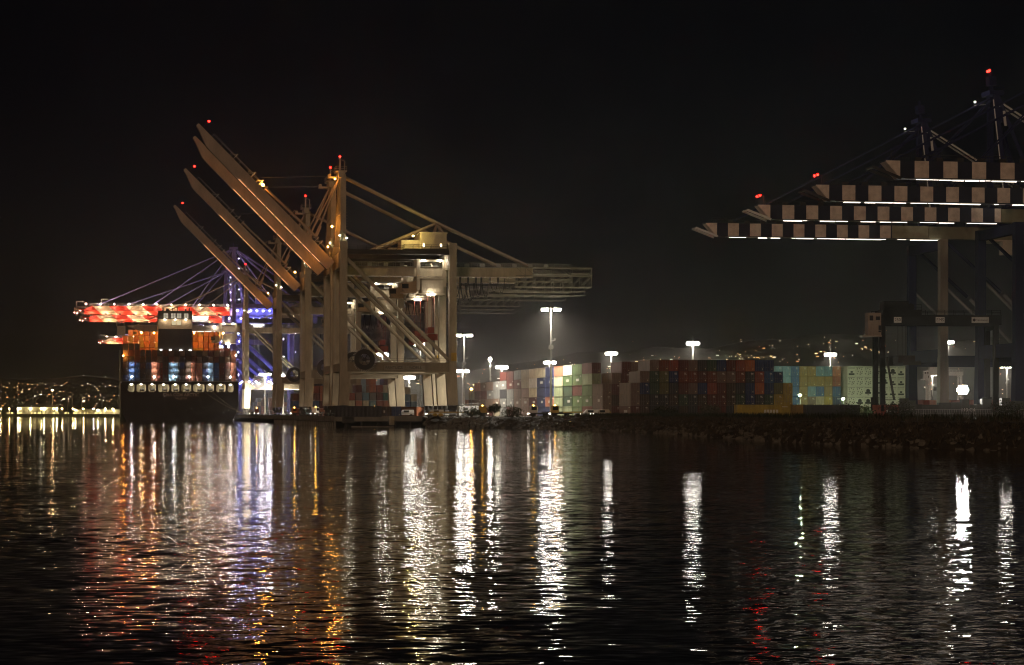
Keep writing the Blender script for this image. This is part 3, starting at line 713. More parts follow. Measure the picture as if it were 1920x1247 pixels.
for x, Y, lab, bands, fl in ((1738, 523, 'navy crane whose banded boom is the lowest and longest, standing on one pale leg', M_nb, 1),
                         (1873, 478, 'navy crane whose banded boom is second from below, two red lamps above its tip', M_nb2, 0),
                         (2021, 437, 'navy crane whose banded boom is third from below with red lamps at its tip', M_nb2, 0),
                         (2199, 396, 'navy crane whose banded boom is the highest and shortest in view at the right', M_nb2, 0)):
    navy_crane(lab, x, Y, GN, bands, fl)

# ------------------------------------------------------------------ container ship
def px2x(px, k=.2516): return (px-339.5)*k
def build_ship():
    V0 = 412; s = thing('container_ship', 'black container ship moored at the quay, seen from its lit stern', 'ship', dk(-32.5, V0, 0), TH)
    HB = 27.0
    # hull shell as lofted sections, open at the transom
    secs = []
    def section(y, hb, top, k):    # k narrows the bottom
        return [(-hb*k, y, -2), (-hb*(k*.4+.6), y, 2.5), (-hb*.995, y, 7.5), (-hb, y, top), (hb, y, top), (hb*.995, y, 7.5), (hb*(k*.4+.6), y, 2.5), (hb*k, y, -2)]
    h = MB(); st = [section(0, HB, 18.5, .86), section(25, HB, 18.5, .93), section(70, HB, 18.5, .98), section(270, HB, 18.5, .98), section(320, HB*.7, 20, .8), section(348, HB*.12, 24, .4)]
    for sct in st: h.v += sct
    for i in range(len(st)-1):
        for j in range(8):
            a = i*8; h.f.append((a+j, a+(j+1) % 8, a+8+(j+1) % 8, a+8+j)); h.mi.append(0)
    # transom plate around ten openings
    ops = [(246, 257.1), (261, 277.8), (282, 296), (300, 320), (324, 338.4), (342.5, 360), (364, 384.4), (387.5, 401.9), (406, 423), (426.9, 437.8)]
    zo0, zo1 = 13.6, 17.15
    y = 0
    h.quad([st[0][0], st[0][1], st[0][6], st[0][7]]); h.quad([st[0][1], st[0][2], st[0][5], st[0][6]])
    h.quad([st[0][2], (-HB*.997, 0, zo0), (HB*.997, 0, zo0), st[0][5]])
    h.quad([(-HB, 0, zo1), (-HB, 0, 18.5), (HB, 0, 18.5), (HB, 0, zo1)])
    xs = [-HB]+[px2x(q) for o in ops for q in o]+[HB]
    for k in range(0, len(xs), 2): h.box(xs[k]+(.001 if k else 0), xs[k+1], 0, .3, zo0, zo1)
    for k in range(1, len(xs)-1, 2):
        a, b = xs[k], xs[k+1]; c = .55
        for (p, q) in ((a, 1), (b, -1)):
            h.quad([(p, .05, zo0), (p+q*c, .05, zo0), (p, .05, zo0+c)]); h.quad([(p, .05, zo1), (p+q*c, .05, zo1), (p, .05, zo1-c)])
    h.build('hull', M_hull, s)
    k_ = MB(); k_.box(-HB, HB, -.12, -.003, 18.35, 18.6); rails(k_, (-HB, 0, 18.6), (HB, 0, 18.6), step=2.5); k_.build('taffrail', mat('grey_rail', (.3, .29, .27), .5), s)
    kk = MB(); kk.box(-HB-.5, -HB-.05, 1, 240, 17.8, 18.6); kk.bar((-HB-.3, .5, 2), (-HB-.3, .5, 33), .5); kk.bar((-HB-.35, 1.4, 12), (-HB-.35, 1.4, 30), .3); kk.build('pilot_ladder_rail', mat('greenish_rail', (.35, .35, .25), .5), s)
    # mooring deck behind the openings
    md = MB(); md.box(-HB+.5, HB-.5, .35, 12, zo0-.4, zo0-.1); md.box(-HB+.5, HB-.5, 9, 9.3, zo0-.1, 18.2); md.box(-HB+.5, HB-.5, .35, 9, zo1+.5, zo1+.8)
    for x in xs[2::2]: md.box(x-.3, x+.3, 5.5, 6.2, zo0-.1, zo1+.5)
    mdo = md.build('mooring_deck', mat('mooring_deck_paint', (.62, .54, .38), .6), s)
    ml = MB()
    for (a, b) in ops[:]:
        c = px2x((a+b)/2); ml.ball((c, 1.4, zo1-.1), .4, 6, .6)
    ml.build('deck_lamp', emat('mooring_lamp', (1, .90, .70), 100), mdo)
    for i, (a, b) in enumerate(ops):
        if i in (0, 9): continue
        w_ = MB(); c = px2x(a*.4+b*.6); w_.tube((c-.8, 3, zo0+.9), (c+.8, 3, zo0+.9), .75, 10); w_.box(c-1.1, c-.8, 2.2, 3.8, zo0-.1, zo0+1.5); w_.box(c+.8, c+1.1, 2.2, 3.8, zo0-.1, zo0+1.5); w_.build('winch', M_dark, s)
    # name
    M_let = mat('faded_lettering', (.5, .4, .32), .6)
    text('CMA CGM ARCTIC', 1.95, M_let, s, (px2x(341.5), -.06, 12.15), (R(90), 0, 0), ext=.03, bold=.05)
    text('VALLETTA', 1.15, M_let, s, (px2x(342), -.06, 10.5), (R(90), 0, 0), ext=.03, bold=.04)
    # mooring lines
    ln = MB()
    for (x0, y0_, u1) in ((330, 734, 436.5), (348, 733, 437), (361, 733, 437.5), (384, 734, 438), (399, 734, 438.5)):
        a = Vector((px2x(x0), -.1, 13.6)); b = Vector((HB+2.2, 1.5 if x0 < 380 else -6, DECK+.8)); pts = []
        for q in range(9): t = q/8; p = a.lerp(b, t); p.z -= 1.0*math.sin(t*math.pi); pts.append(p)
        ln.path(pts, .07, 5)
    ln.build('mooring_line', mat('mooring_rope', (.4, .33, .25), .8), s)
    # lashing bridge across the stern cargo
    lb = MB(); xb = [px2x(q) for q in (236, 259, 283, 304, 317, 337, 348, 368, 381, 402, 421, 444)]
    for x in xb: lb.bar((x, .9, 18.5), (x, .9, 27.2), .3)
    for z in (21.4, 24.3, 27.2): lb.box(-HB+.4, HB-.4, .4, 1.3, z-.12, z+.05)
    for a, b in ((240, 262), (285, 303), (326, 342), (386, 402), (424, 440)): lb.bar((px2x(a), .6, 24.2), (px2x((a+b)/2), .6, 18.6), .28); lb.bar((px2x(b), .6, 24.2), (px2x((a+b)/2), .6, 18.6), .28)
    lbo = lb.build('lashing_bridge', mat('lashing_bridge_paint', (.06, .05, .045), .6), s)
    bl = MB(); rl = MB()
    for i, q in enumerate((252.5, 293, 328, 357, 391, 432)):
        for z in (21.1, 24.0, 26.9):
            (rl if i in (1, 3, 5) else bl).quad([(px2x(q)+.5, .7, z-.45), (px2x(q)-.5, .7, z-.45), (px2x(q)-.5, .55, z-.16), (px2x(q)+.5, .55, z-.16)])
    hs_ = MB()
    for q in (252.5, 293, 328, 357, 391, 432):
        for z in (21.1, 24.0, 26.9): hs_.box(px2x(q)-.6, px2x(q)+.6, .3, .52, z-.5, z-.1)
    hs_.build('lamp_housing', M_dark, lbo)
    dt = MB()
    for q in (252.5, 293, 328, 357, 391, 432): dt.ball((px2x(q), .25, 20.6), .22, 6)
    dt.build('bulkhead_lamp', emat('bulkhead_lamp_light', (1, .92, .88), 420), lbo)
    bl.build('lashing_lamp', emat('lash_cool', (.82, .88, 1.0), 110), lbo); rl.build('lashing_lamp', emat('lash_warm', (1, .82, .7), 110), lbo)
    # casing tower with bridge windows
    tw = MB(); x0, x1 = px2x(302, .2557), px2x(364, .2557)
    tw.box(x0, x1, 16.6, 29, 18.5, 43.4); two = tw.build('accommodation_tower', mat('tower_dark_paint', (.05, .043, .042), .6, var=.2), s)
    cb = MB(); cb.box(x0-.1, x1+.1, 16.4, 29.2, 43.4, 47.9); cb.build('bridge_band', mat('band_cream', (.50, .40, .28), .6, var=.12), two)
    tp = MB(); tp.box(x0, x1, 16.6, 29, 47.9, 51.9)
    for x, w_, hh in ((x0+2.3, .5, 1.6), (x0+4.5, 1.6, 1.3), (x0+6.6, .4, 1.7), (x1-1.2, .5, 1.7), (x1-3, .8, 1.2), (x0+9, .3, 2.0)): tp.box(x-w_/2, x+w_/2, 20, 21, 51.9, 51.9+hh)
    tp.build('wheelhouse', mat('wheelhouse_dark', (.04, .034, .032), .6), two)
    for a, b in ((312, 320), (325.5, 333.5), (336, 344), (349, 357)):
        q = MB(); q.box(px2x(a, .2557), px2x(b, .2557), 16.5, 16.59, 48.4, 50.7); wo = q.build('window', emat('bridge_window', (1, .86, .62), .42), two)
        q = MB(); c = px2x((a+b)/2, .2557); q.box(c-.08, c+.08, 16.42, 16.49, 48.4, 50.7); q.box(px2x(a, .2557), px2x(b, .2557), 16.42, 16.49, 49.5, 49.62); q.build('glazing_bar', M_dark, wo)
    for a, b in ((327, 334), (336, 343.5)):
        q = MB(); q.box(px2x(a, .2557), px2x(b, .2557), 16.24, 16.38, 45.2, 47.3); q.build('window', emat('band_window', (1, .84, .5), .6), two)
    dl = MB()
    for q in (307, 324, 343.5, 360): dl.box(px2x(q, .2557)-.55, px2x(q, .2557)+.55, 16.1, 16.35, 33.2, 33.5)
    dl.build('deck_lamp', emat('tower_deck_lamp', (1, .93, .82), 26), two)
    ol = MB()
    for q in (-6.5, -1.7, 3.2): ol.box(q-.4, q+.4, 14.6, 14.9, 47.6, 47.9); ol.bar((q, 14.8, 48.0), (q, 16.5, 48.0), .1)
    ol.build('added_band_lamp', emat('added_band_light', (1, .8, .55), 60), two)  # lamps added to brighten the cream bridge band
    sl = MB(); sl.ball((-HB+1.2, .5, 30.3), .3, 6); sl.build('side_lamp', E_sod, s); sl = MB(); sl.ball((HB-1.2, .5, 30.6), .3, 6); sl.build('side_lamp', emat('side_lamp_warm', (1, .7, .4), 150), s)
    ht = MB(); ht.box(-HB+.2, HB-.2, 1.4, 300, 18.4, 18.55); ht.build('cargo_deck', M_dark, s)
    return s
ship = build_ship()

# ------------------------------------------------------------------ containers
CL, CW, CH = 12.19, 2.42, 2.85
def container_mesh(name, m, mrod, reefer=0):
    b = MB(); hw = CW/2
    # frame
    for x in (-hw, hw-.12):
        for y in (0, CL-.12): b.box(x, x+.12, y, y+.12, 0, CH)
    for z in (.0, CH-.12):
        for x in (-hw+.003, hw-.123): b.box(x, x+.12, .123, CL-.123, z+.003, z+.117)
        for y in (.003, CL-.123): b.box(-hw+.123, hw-.123, y, y+.12, z+.003, z+.117)
    # corrugated long sides and roof
    n = 44
    for sx in (-1, 1):
        px = None
        for k in range(n+1):
            y = .12+(CL-.24)*k/n; x = sx*(hw-.02-(.035 if (k//2) % 2 else 0))
            if px: b.quad([(px[0], px[1], .1), (x, y, .1), (x, y, CH-.1), (px[0], px[1], CH-.1)])
            px = (x, y)
    b.quad([(-hw+.02, .1, CH-.03), (hw-.02, .1, CH-.03), (hw-.02, CL-.1, CH-.03), (-hw+.02, CL-.1, CH-.03)])
    b.quad([(-hw+.05, CL-.05, .1), (hw-.05, CL-.05, .1), (hw-.05, CL-.05, CH-.1), (-hw+.05, CL-.05, CH-.1)])
    # door end faces the camera side
    b.quad([(-hw+.1, .05, .1), (-.02, .05, .1), (-.02, .05, CH-.1), (-hw+.1, .05, CH-.1)]); b.quad([(.02, .05, .1), (hw-.1, .05, .1), (hw-.1, .05, CH-.1), (.02, .05, CH-.1)])
    b.quad([(-.02, .09, .1), (.02, .09, .1), (.02, .09, CH-.1), (-.02, .09, CH-.1)])
    b.cur = 1
    if reefer:
        if reefer == 1:
            b.tube((0, .044, 1.6), (0, -.02, 1.6), .58, 18); b.box(-.9, .9, -.01, .046, .75, 1.3); b.box(-.2, .3, -.012, .044, .35, .55)
        elif reefer == 2:
            for q in ((-.7, 2.1), (-.1, 2.2), (.5, 2.0), (-.5, 1.4), (.2, 1.2), (.75, 1.3), (-.8, .7), (.1, .6), (.6, .8)): b.box(q[0]-.12, q[0]+.14, -.01, .044, q[1]-.14, q[1]+.16)
        else:
            b.box(-.85, .85, -.01, .044, .35, .85); b.box(-.3, .35, -.012, .044, 1.0, 1.5); b.box(-.95, .95, -.01, .043, 2.1, 2.2)
        b.box(-1.0, 1.0, -.008, .042, 2.5, 2.58)
    else:
        for x in (-.85, -.35, .35, .85): b.tube((x, .02, .12), (x, .02, CH-.12), .028, 5)
        for x in (-.85, -.35, .35, .85): b.box(x-.02, x+.28, -.01, .015, .98, 1.06)
        b.cur = 2; b.box(.62, .84, -.012, .03, .45, .68)
    return b.mesh(name, [m, mrod, M_plac])
M_rod = mat('lock_rod_steel', (.26, .25, .22), .5, var=.4)
CC = {'maroon': (.125, .035, .028), 'rust red': (.20, .055, .03), 'brick red': (.30, .075, .045), 'salmon': (.50, .20, .12), 'orange': (.46, .14, .045),
      'greyish brown': (.20, .135, .105), 'rose brown': (.33, .225, .18), 'grey': (.22, .22, .21), 'beige': (.46, .40, .28), 'cream': (.62, .57, .40), 'white': (.70, .68, .60),
      'navy blue': (.025, .045, .14), 'blue': (.04, .11, .27), 'light blue': (.16, .28, .36), 'green': (.12, .20, .075), 'dark green': (.045, .085, .05), 'pale green': (.32, .38, .22),
      'yellow': (.44, .33, .05), 'ochre': (.30, .20, .06), 'teal': (.06, .22, .18), 'dark brown': (.07, .045, .03), 'charcoal': (.045, .045, .05), 'olive': (.14, .14, .05)}
M_plac = mat('placard_yellow', (.72, .66, .36), .5, var=.1)
CM = {}
for k, c in CC.items():
    CM[k] = container_mesh('container_'+k.replace(' ', '_'), mat('container_'+k.replace(' ', '_'), c, .55, var=.3, scale=1.1), M_rod)
for q in (1, 2, 3): CM['reefer%d' % q] = container_mesh('refrigerated_container', mat('container_reefer_white', (.66, .66, .55), .5, var=.15, scale=1.0), M_ink, q)
def stencil_mesh(seed):
    b = MB(); r_ = random.Random(seed)
    for k in range(r_.choice((3, 4, 5))): x = .2+k*.17; b.box(x, x+.12, -.02, .028, 2.25, 2.45)
    for k in range(4): x = .25+k*.15; b.box(x, x+.1, -.02, .028, 2.0, 2.1)
    w_ = r_.uniform(2.2, 4.2); y0 = r_.uniform(2.5, 5)
    n = r_.choice((3, 4, 5))
    for k in range(n): y = y0+k*w_/n; b.box(-CW/2-.02, -CW/2+.004, y, y+w_/n*.7, 1.05, 1.75)
    for k in range(6): y = .7+k*.22; b.box(-CW/2-.02, -CW/2+.004, y, y+.14, 2.3, 2.5)
    return b.mesh('lettering', M_sign)
STEN = [stencil_mesh(q) for q in range(4)]
NCONT = [0]; GSHIP = 'containers on the stern of the ship'
def put_container(u, v, z, col, label, group, rz=0.0, frame=None):
    o = bpy.data.objects.new('shipping_container' if col[:6] != 'reefer' else 'refrigerated_container', CM[col]); C.objects.link(o)
    o.location = dk(u, v, z); o.rotation_euler = (0, 0, TH+rz)
    tag(o, label, 'container', group); NCONT[0] += 1
    if group != GSHIP and col[:6] != 'reefer' and col not in ('white', 'cream', 'beige', 'pale green') and NCONT[0] % 5 in (0, 2):
        q = bpy.data.objects.new('lettering', STEN[NCONT[0] % 4]); C.objects.link(q); q.parent = o
    return o
GW = 'containers stacked in the long lit wall'
# the long wall: side faces seen; index 0 nearest, tiers bottom to top
wall = [
 ['greyish brown', 'greyish brown', 'greyish brown'],
 ['rust red', 'green', 'green', 'pale green', 'maroon'],
 ['green', 'green', 'maroon', 'green', 'green'],
 ['pale green', 'dark green', 'dark green', 'green', 'white'],
 ['pale green', 'pale green', 'pale green', 'cream', 'salmon'],
 ['navy blue', 'salmon', 'navy blue', 'navy blue', 'navy blue'],
 ['navy blue', 'navy blue', 'navy blue', 'navy blue', 'cream'],
 ['maroon', 'maroon', 'cream', 'white', 'cream'],
 ['rose brown', 'rose brown', 'rose brown', 'beige', 'beige'],
 ['greyish brown', 'greyish brown', 'greyish brown', 'maroon', 'grey'],
 ['maroon', 'grey', 'grey', 'maroon', 'maroon'],
 ['grey', 'grey', 'charcoal', 'grey', 'maroon'],
 ['beige', 'greyish brown', 'grey', 'grey'],
 ['maroon', 'greyish brown', 'grey', 'greyish brown'],
 ['maroon', 'greyish brown', 'maroon', 'greyish brown'],
 ['maroon', 'maroon', 'maroon', 'salmon'],
 ['maroon', 'maroon', 'beige'],
 ['salmon', 'salmon'],
]
def wall_col(j): return 64.3, -45+12.65*j
logos = []
for j, tiers in enumerate(wall):
    u, v = wall_col(j)
    for t, c in enumerate(tiers):
        lab = f"{c} container, {TIER[t]} tier, {ORD[j]} column from the near end of the lit wall"
        o = put_container(u, v, DECK+.02+t*(CH+.055), c, lab, GW)
        if c == 'navy blue' and (j+t) % 2 == 0: logos.append(o)
# next rows behind the first, showing above or beside it
for (du, j, t0, cols, lab) in ((1, 0, 0, ['maroon', 'dark brown', 'maroon', 'greyish brown'], 'second row'), (2, 0, 2, ['dark brown', 'maroon', 'maroon'], 'third row'),
                          (3, 0, 3, ['dark brown', 'greyish brown'], 'fourth row'), (4, 0, 3, ['charcoal', 'charcoal'], 'fifth row'), (1, 17, 2, ['teal'], 'second row')):
    for k, c in enumerate(cols):
        u, v = wall_col(j)
        put_container(u+du*2.55, v, DECK+.02+(t0+k)*(CH+.055), c, f"{c} container in the {lab} back, {TIER[t0+k]} tier, {'near' if j==0 else 'far'} end of the lit wall", 'containers behind the lit wall')
# dark front block, palette darkened in place of shade
GR1 = 'containers in the dark stepped block'
r1top = ['', 'white', 'white', 'dark brown', 'rust red', 'charcoal', 'maroon', 'charcoal', 'dark green', 'navy blue', 'maroon', 'rust red', 'orange', 'navy blue', 'navy blue']
r1 = [['maroon', 'greyish brown', 'greyish brown'], ['dark brown', 'dark brown', 'navy blue', 'greyish brown'],
      ['charcoal', 'charcoal', 'dark green', 'dark green', 'greyish brown'], ['dark brown', 'charcoal', 'olive', 'olive', 'rust red'], ['charcoal', 'dark brown', 'charcoal', 'navy blue', 'brick red'],
      ['dark brown', 'dark green', 'maroon', 'rust red', 'maroon'], ['charcoal', 'charcoal', 'greyish brown', 'rust red', 'greyish brown'], ['maroon', 'dark brown', 'navy blue', 'maroon', 'charcoal'],
      ['dark brown', 'maroon', 'brick red', 'rust red', 'dark green'], ['maroon', 'maroon', 'maroon', 'greyish brown', 'navy blue'], ['charcoal', 'dark brown', 'dark brown', 'greyish brown', 'maroon'],
      ['dark brown', 'dark green', 'charcoal', 'rust red', 'brick red'], ['navy blue', 'navy blue', 'navy blue', 'charcoal', 'orange'], ['dark brown', 'charcoal', 'orange', 'brick red', 'navy blue'],
      ['navy blue', 'dark green', 'navy blue', 'blue', 'navy blue'], ['olive', 'yellow', 'olive', 'navy blue'], ['olive', 'yellow', 'yellow']]
for k, tiers in enumerate(r1):
    for t, c in enumerate(tiers):
        put_container(66.3+2.5*k, -67.5, DECK+.02+t*(CH+.055), c, f"{c} container, {TIER[t]} tier, {ORD[k]} column from left of the dark stepped block", GR1)
# lit colourful block behind
GR2 = 'containers in the colourful floodlit block'
r2 = [['green', 'olive', 'beige', 'beige', 'grey'], ['olive', 'teal', 'blue', 'light blue', 'light blue'], ['green', 'teal', 'teal', 'light blue', 'light blue'], ['teal', 'blue', 'blue', 'blue', 'blue'],
      ['ochre', 'ochre', 'ochre', 'ochre', 'ochre'], ['grey', 'greyish brown', 'light blue', 'ochre', 'ochre'], ['ochre', 'beige', 'blue', 'ochre', 'light blue'], ['ochre', 'yellow', 'ochre', 'ochre', 'light blue'], ['grey', 'navy blue', 'blue', 'brick red', 'salmon']]
for k, tiers in enumerate(r2):
    for t, c in enumerate(tiers):
        put_container(122.8+2.5*k, 0, DECK+.02+t*(CH+.055), c, f"{c} container, {TIER[t]} tier, {ORD[k]} column from left of the colourful block", GR2)
GR3 = 'white refrigerated containers beside the yard gantry'
for k in range(7):
    for t in range(1, 5):
        put_container(146.6+2.5*k, -2, DECK+.02+t*(CH+.055), 'reefer%d' % ((1, 3, 2, 1, 3, 2, 3, 2)[(k*3+t*5) % 8]), f"white refrigerated container with fans, {TIER[t]} tier, {ORD[k]} column from left by the gantry legs", GR3)
    put_container(146.6+2.5*k, -2, DECK+.02, ['pale green', 'olive', 'green'][k % 3], f"{['pale green', 'olive', 'green'][k % 3]} container below the white refrigerated stack, {ORD[k]} column from left", 'containers under the refrigerated stack')
# single containers standing on the quay and by the bank
single = [(672, 560, 'charcoal', 90), (733, 600, 'dark brown', 0), (744, 598, 'navy blue', 0), (788, 640, 'orange', 20), (1430, 470, 'yellow', 90), (1472, 472, 'ochre', 90), (1712, 468, 'brick red', 20), (1560, 468, 'charcoal', 90)]
sl_ = ['long charcoal container lying sideways on the quay under the cable reel', 'dark brown container on the quay, left of its navy twin', 'navy container on the quay beside a dark brown one', 'orange container on the quay near the landside crane leg',
       'lone yellow container side-on at the bank below the dark stepped block', 'ochre container side-on at the bank, right of the lone yellow one', 'brick red container beside the right foot of the gantry legs', 'charcoal container side-on in the dark, left of the yard gantry feet']
for (x, Y, c, rz), lab in zip(single, sl_):
    p = P(x, HZ, Y); u, v = uv_of(p)
    put_container(u+(6 if rz == 90 else 0), v, DECK+.03, c, lab, None, R(rz))
# ship cargo: lower three tiers at the stern one by one, the rest is too small and many
GS = 'containers on the stern of the ship'
rnd = random.Random(21)
ship_cols = ['charcoal', 'navy blue', 'maroon', 'dark brown', 'rust red', 'charcoal', 'grey', 'blue']
litc = {1: 'blue', 2: 'blue', 5: 'salmon', 6: 'brick red', 8: 'light blue', 9: 'light blue', 12: 'salmon', 13: 'salmon', 15: 'light blue', 16: 'blue', 19: 'salmon'}
for k in range(20):
    for t in range(3):
        c = litc.get(k, rnd.choice(ship_cols[:4]))
        put_container(-32.5-24.7+2.6*k, 412+1.9, 18.62+t*(CH+.055), c, f"{c} container on the ship stern, {TIER[t]} tier, {ORD[k]} from the left rail", GS)
def far_containers():
    b = MB(); names = list(CC); ms = [_m['container_'+n.replace(' ', '_')] for n in names]+[M_rod]
    rnd = random.Random(4)
    def bx(u, v, z, c, ln=12.1, rot=False):
        b.cur = names.index(c)
        o = dk(u, v, z)
        hw = CW/2-.07
        def q(x, y, zz): return o+RV*x+DV*y+Vector((0, 0, zz))
        b.hexa([q(-hw, 0, 0), q(hw, 0, 0), q(hw, ln, 0), q(-hw, ln, 0), q(-hw, 0, CH-.14), q(hw, 0, CH-.14), q(hw, ln, CH-.14), q(-hw, ln, CH-.14)])
        b.cur = len(names)
        for x in (-.8, -.3, .3, .8): b.hexa([q(x-.03, -.05, .2), q(x+.03, -.05, .2), q(x+.03, -.01, .2), q(x-.03, -.01, .2), q(x-.03, -.05, 2.6), q(x+.03, -.05, 2.6), q(x+.03, -.01, 2.6), q(x-.03, -.01, 2.6)])
    for k in range(20):
        for t in (3, 4): bx(-32.5-24.7+2.6*k, 413.9, 18.62+t*(CH+.055), rnd.choice(('charcoal', 'dark brown', 'greyish brown', 'maroon', 'rust red', 'maroon')))
    for k in range(3): bx(-57.2+2.6*k, 413.9, 18.62+5*(CH+.055), 'charcoal')
    for k in range(20):     # forward cargo, orange under the sodium lamps
        h = 9 if k not in (18, 19) else 6
        if k < 1: h = 8
        for t in range(4, h):
            c = rnd.choice(('orange', 'rust red', 'brick red', 'orange', 'salmon', 'rust red', 'ochre'))
            bx(-32.5-24.7+2.6*k, 466, 18.62+t*(CH+.055)-.4, c)
    # stacks deep in the yard seen below the cranes
    for (x0, x1, Y, hs) in ((555, 625, 820, (3, 3, 4, 4, 4)), (660, 745, 800, (3, 4, 4, 3, 5, 5, 4, 5, 5)), (752, 800, 860, (5, 5, 4, 4, 3, 4, 3)), (465, 560, 1500, (2, 3, 4, 5, 4, 5, 5, 3, 4)), (1695, 1930, 760, (1, 1, 2, 2, 2, 2, 1, 2, 2, 2, 2, 2, 2, 2, 2))):
        n = len(hs)
        for i in range(int((x1-x0)*Y/F/2.6)):
            p = P(x0+i*2.6*F/Y, HZ, Y); u, v = uv_of(p)
            for t in range(hs[(i*n)//max(1, int((x1-x0)*Y/F/2.6))]):
                cs = ('salmon', 'brick red', 'orange') if x0 > 1600 else ('salmon', 'grey', 'brick red', 'light blue', 'greyish brown', 'salmon', 'blue', 'cream', 'teal', 'maroon')
                bx(u, v, DECK+.02+t*(CH+.055), rnd.choice(cs))
    tag(b.build('distant_containers', ms), 'many small containers stacked on the ship and deep in the yard', 'containers', kind='stuff')
far_containers()
# ------------------------------------------------------------------ high lamp masts
PM = 280000.0
def lamp_mast(x, y, Y, kind, label, zbase=DECK):
    top = CAMZ+(HZ-y)*Y/F; p = Vector(((x-960)*Y/F, Y, zbase)); H = top-zbase
    t = thing('lamp_mast', label, 'lamp mast', p, 0, 'high floodlight masts in the yard')
    a = MB(); a.tube((0, 0, 0), (0, 0, H+.2), .42, 10, .2); a.box(-.6, .6, -.6, .6, 0, .9)
    if H > 25: a.box(-.7, .7, -.5, .5, H*.62, H*.62+1.1); a.bar((0, 0, H*.7), (1.2, 0, H*.7), .2); a.box(.9, 1.4, -.3, .3, H*.7, H*.7+.6)
    a.bar((0, 0, H), (0, 0, H+3.4), .08); a.build('pole', M_galv, t)
    r = MB(); e = MB(); g = MB()
    def plate(x, y_, z, q): g.quad([(x-q, y_+q, z), (x+q, y_+q, z), (x+q, y_-q, z), (x-q, y_-q, z)])
    k = 1.0 if Y < 1000 else Y/1000
    def head(x, y_, q, hh):
        z1 = H-.19*k; z0 = z1-hh
        g.box(x-q, x+q, y_-q, y_+q, z0+.1, z1); plate(x, y_, z0+.098, q*.98)
        for a_ in (0, 1, 2, 3):
            dx, dy = ((q, 0), (-q, 0), (0, q), (0, -q))[a_]; w_ = .02
            r.box(x+dx-(w_ if dx else q), x+dx+(w_ if dx else q), y_+dy-(w_ if dy else q), y_+dy+(w_ if dy else q), z0+.02, z0+.097)
    if kind == 'twin':
        for s_ in (-1, 1): r.bar((0, 0, H-.1), (s_*2.4, 0, H-.1), .16)
        for s_ in (-1, 1):
            for q in (1.0, 1.5, 2.0, 2.5): head(s_*q, 0, .25, .85); r.box(s_*q-.25, s_*q+.25, -.4, .4, H-.17, H+.06)
    elif kind == 'ring':
        R_ = 2.5*k
        def zring(mb, r0, r1, z0, z1, n_=20):
            for q in range(n_):
                A, B = 2*math.pi*q/n_, 2*math.pi*(q+1)/n_
                c = [(rr*math.cos(t_), rr*math.sin(t_)) for t_ in (A, B) for rr in (r0, r1)]
                o_ = [c[0], c[1], c[3], c[2]]
                mb.hexa([(*p_, z0) for p_ in o_]+[(*p_, z1) for p_ in o_])
        zt_ = H-.19*k; zb_ = zt_-1.25*k
        i_ = len(g.v); N_ = 20
        for rr, zz in ((R_-.34*k, zb_+.1), (R_+.34*k, zb_+.1), (R_+.34*k, zt_), (R_-.34*k, zt_)):
            for q in range(N_): g.v.append((rr*math.cos(2*math.pi*q/N_), rr*math.sin(2*math.pi*q/N_), zz))
        for w_ in range(4):
            for q in range(N_): g.f.append((i_+w_*N_+q, i_+w_*N_+(q+1) % N_, i_+((w_+1) % 4)*N_+(q+1) % N_, i_+((w_+1) % 4)*N_+q)); g.mi.append(0)
        zring(r, R_+.33*k, R_+.37*k, zb_+.02, zb_+.098); zring(r, R_-.37*k, R_-.33*k, zb_+.02, zb_+.098)
        for q in range(10):
            a_ = q*math.pi/5; cx, cy_ = R_*math.cos(a_), R_*math.sin(a_)
            plate(cx, cy_, zb_+.095, .3*k); r.box(cx-.4*k, cx+.4*k, cy_-.4*k, cy_+.4*k, H-.19*k, H+.05); r.bar((0, 0, H+.1), (cx, cy_, H+.1), .14)
    else:
        e.ball((0, -.7, H-.2), .75*k, 8, .9); r.box(-.6, .6, -.2, .5, H-.5, H+.3)
    ld = bpy.data.lights.new('mast_light', 'SPOT'); ld.spot_size = R(176); ld.spot_blend = 0.85; ld.energy = PM*(.42 if x == 870 else 1.1 if x == 1033 else 1)*min(1.6, max(1, (Y/1000)**1.2)); ld.color = WARM; ld.shadow_soft_size = .6
    lo_ = bpy.data.objects.new('mast_light', ld); C.objects.link(lo_); lo_.parent = t; lo_.location = (0, 0, H-1.0)
    if g.v: g.build('lamp_glass', E_glass if kind == 'twin' else emat('ring_lamp_glass', (1, .92, .8), 50), t)
    r.build('lamp_frame', M_galv, t); e.build('floodlight', emat('ball_flood', WARM, 260), t) if e.v else None
    return t
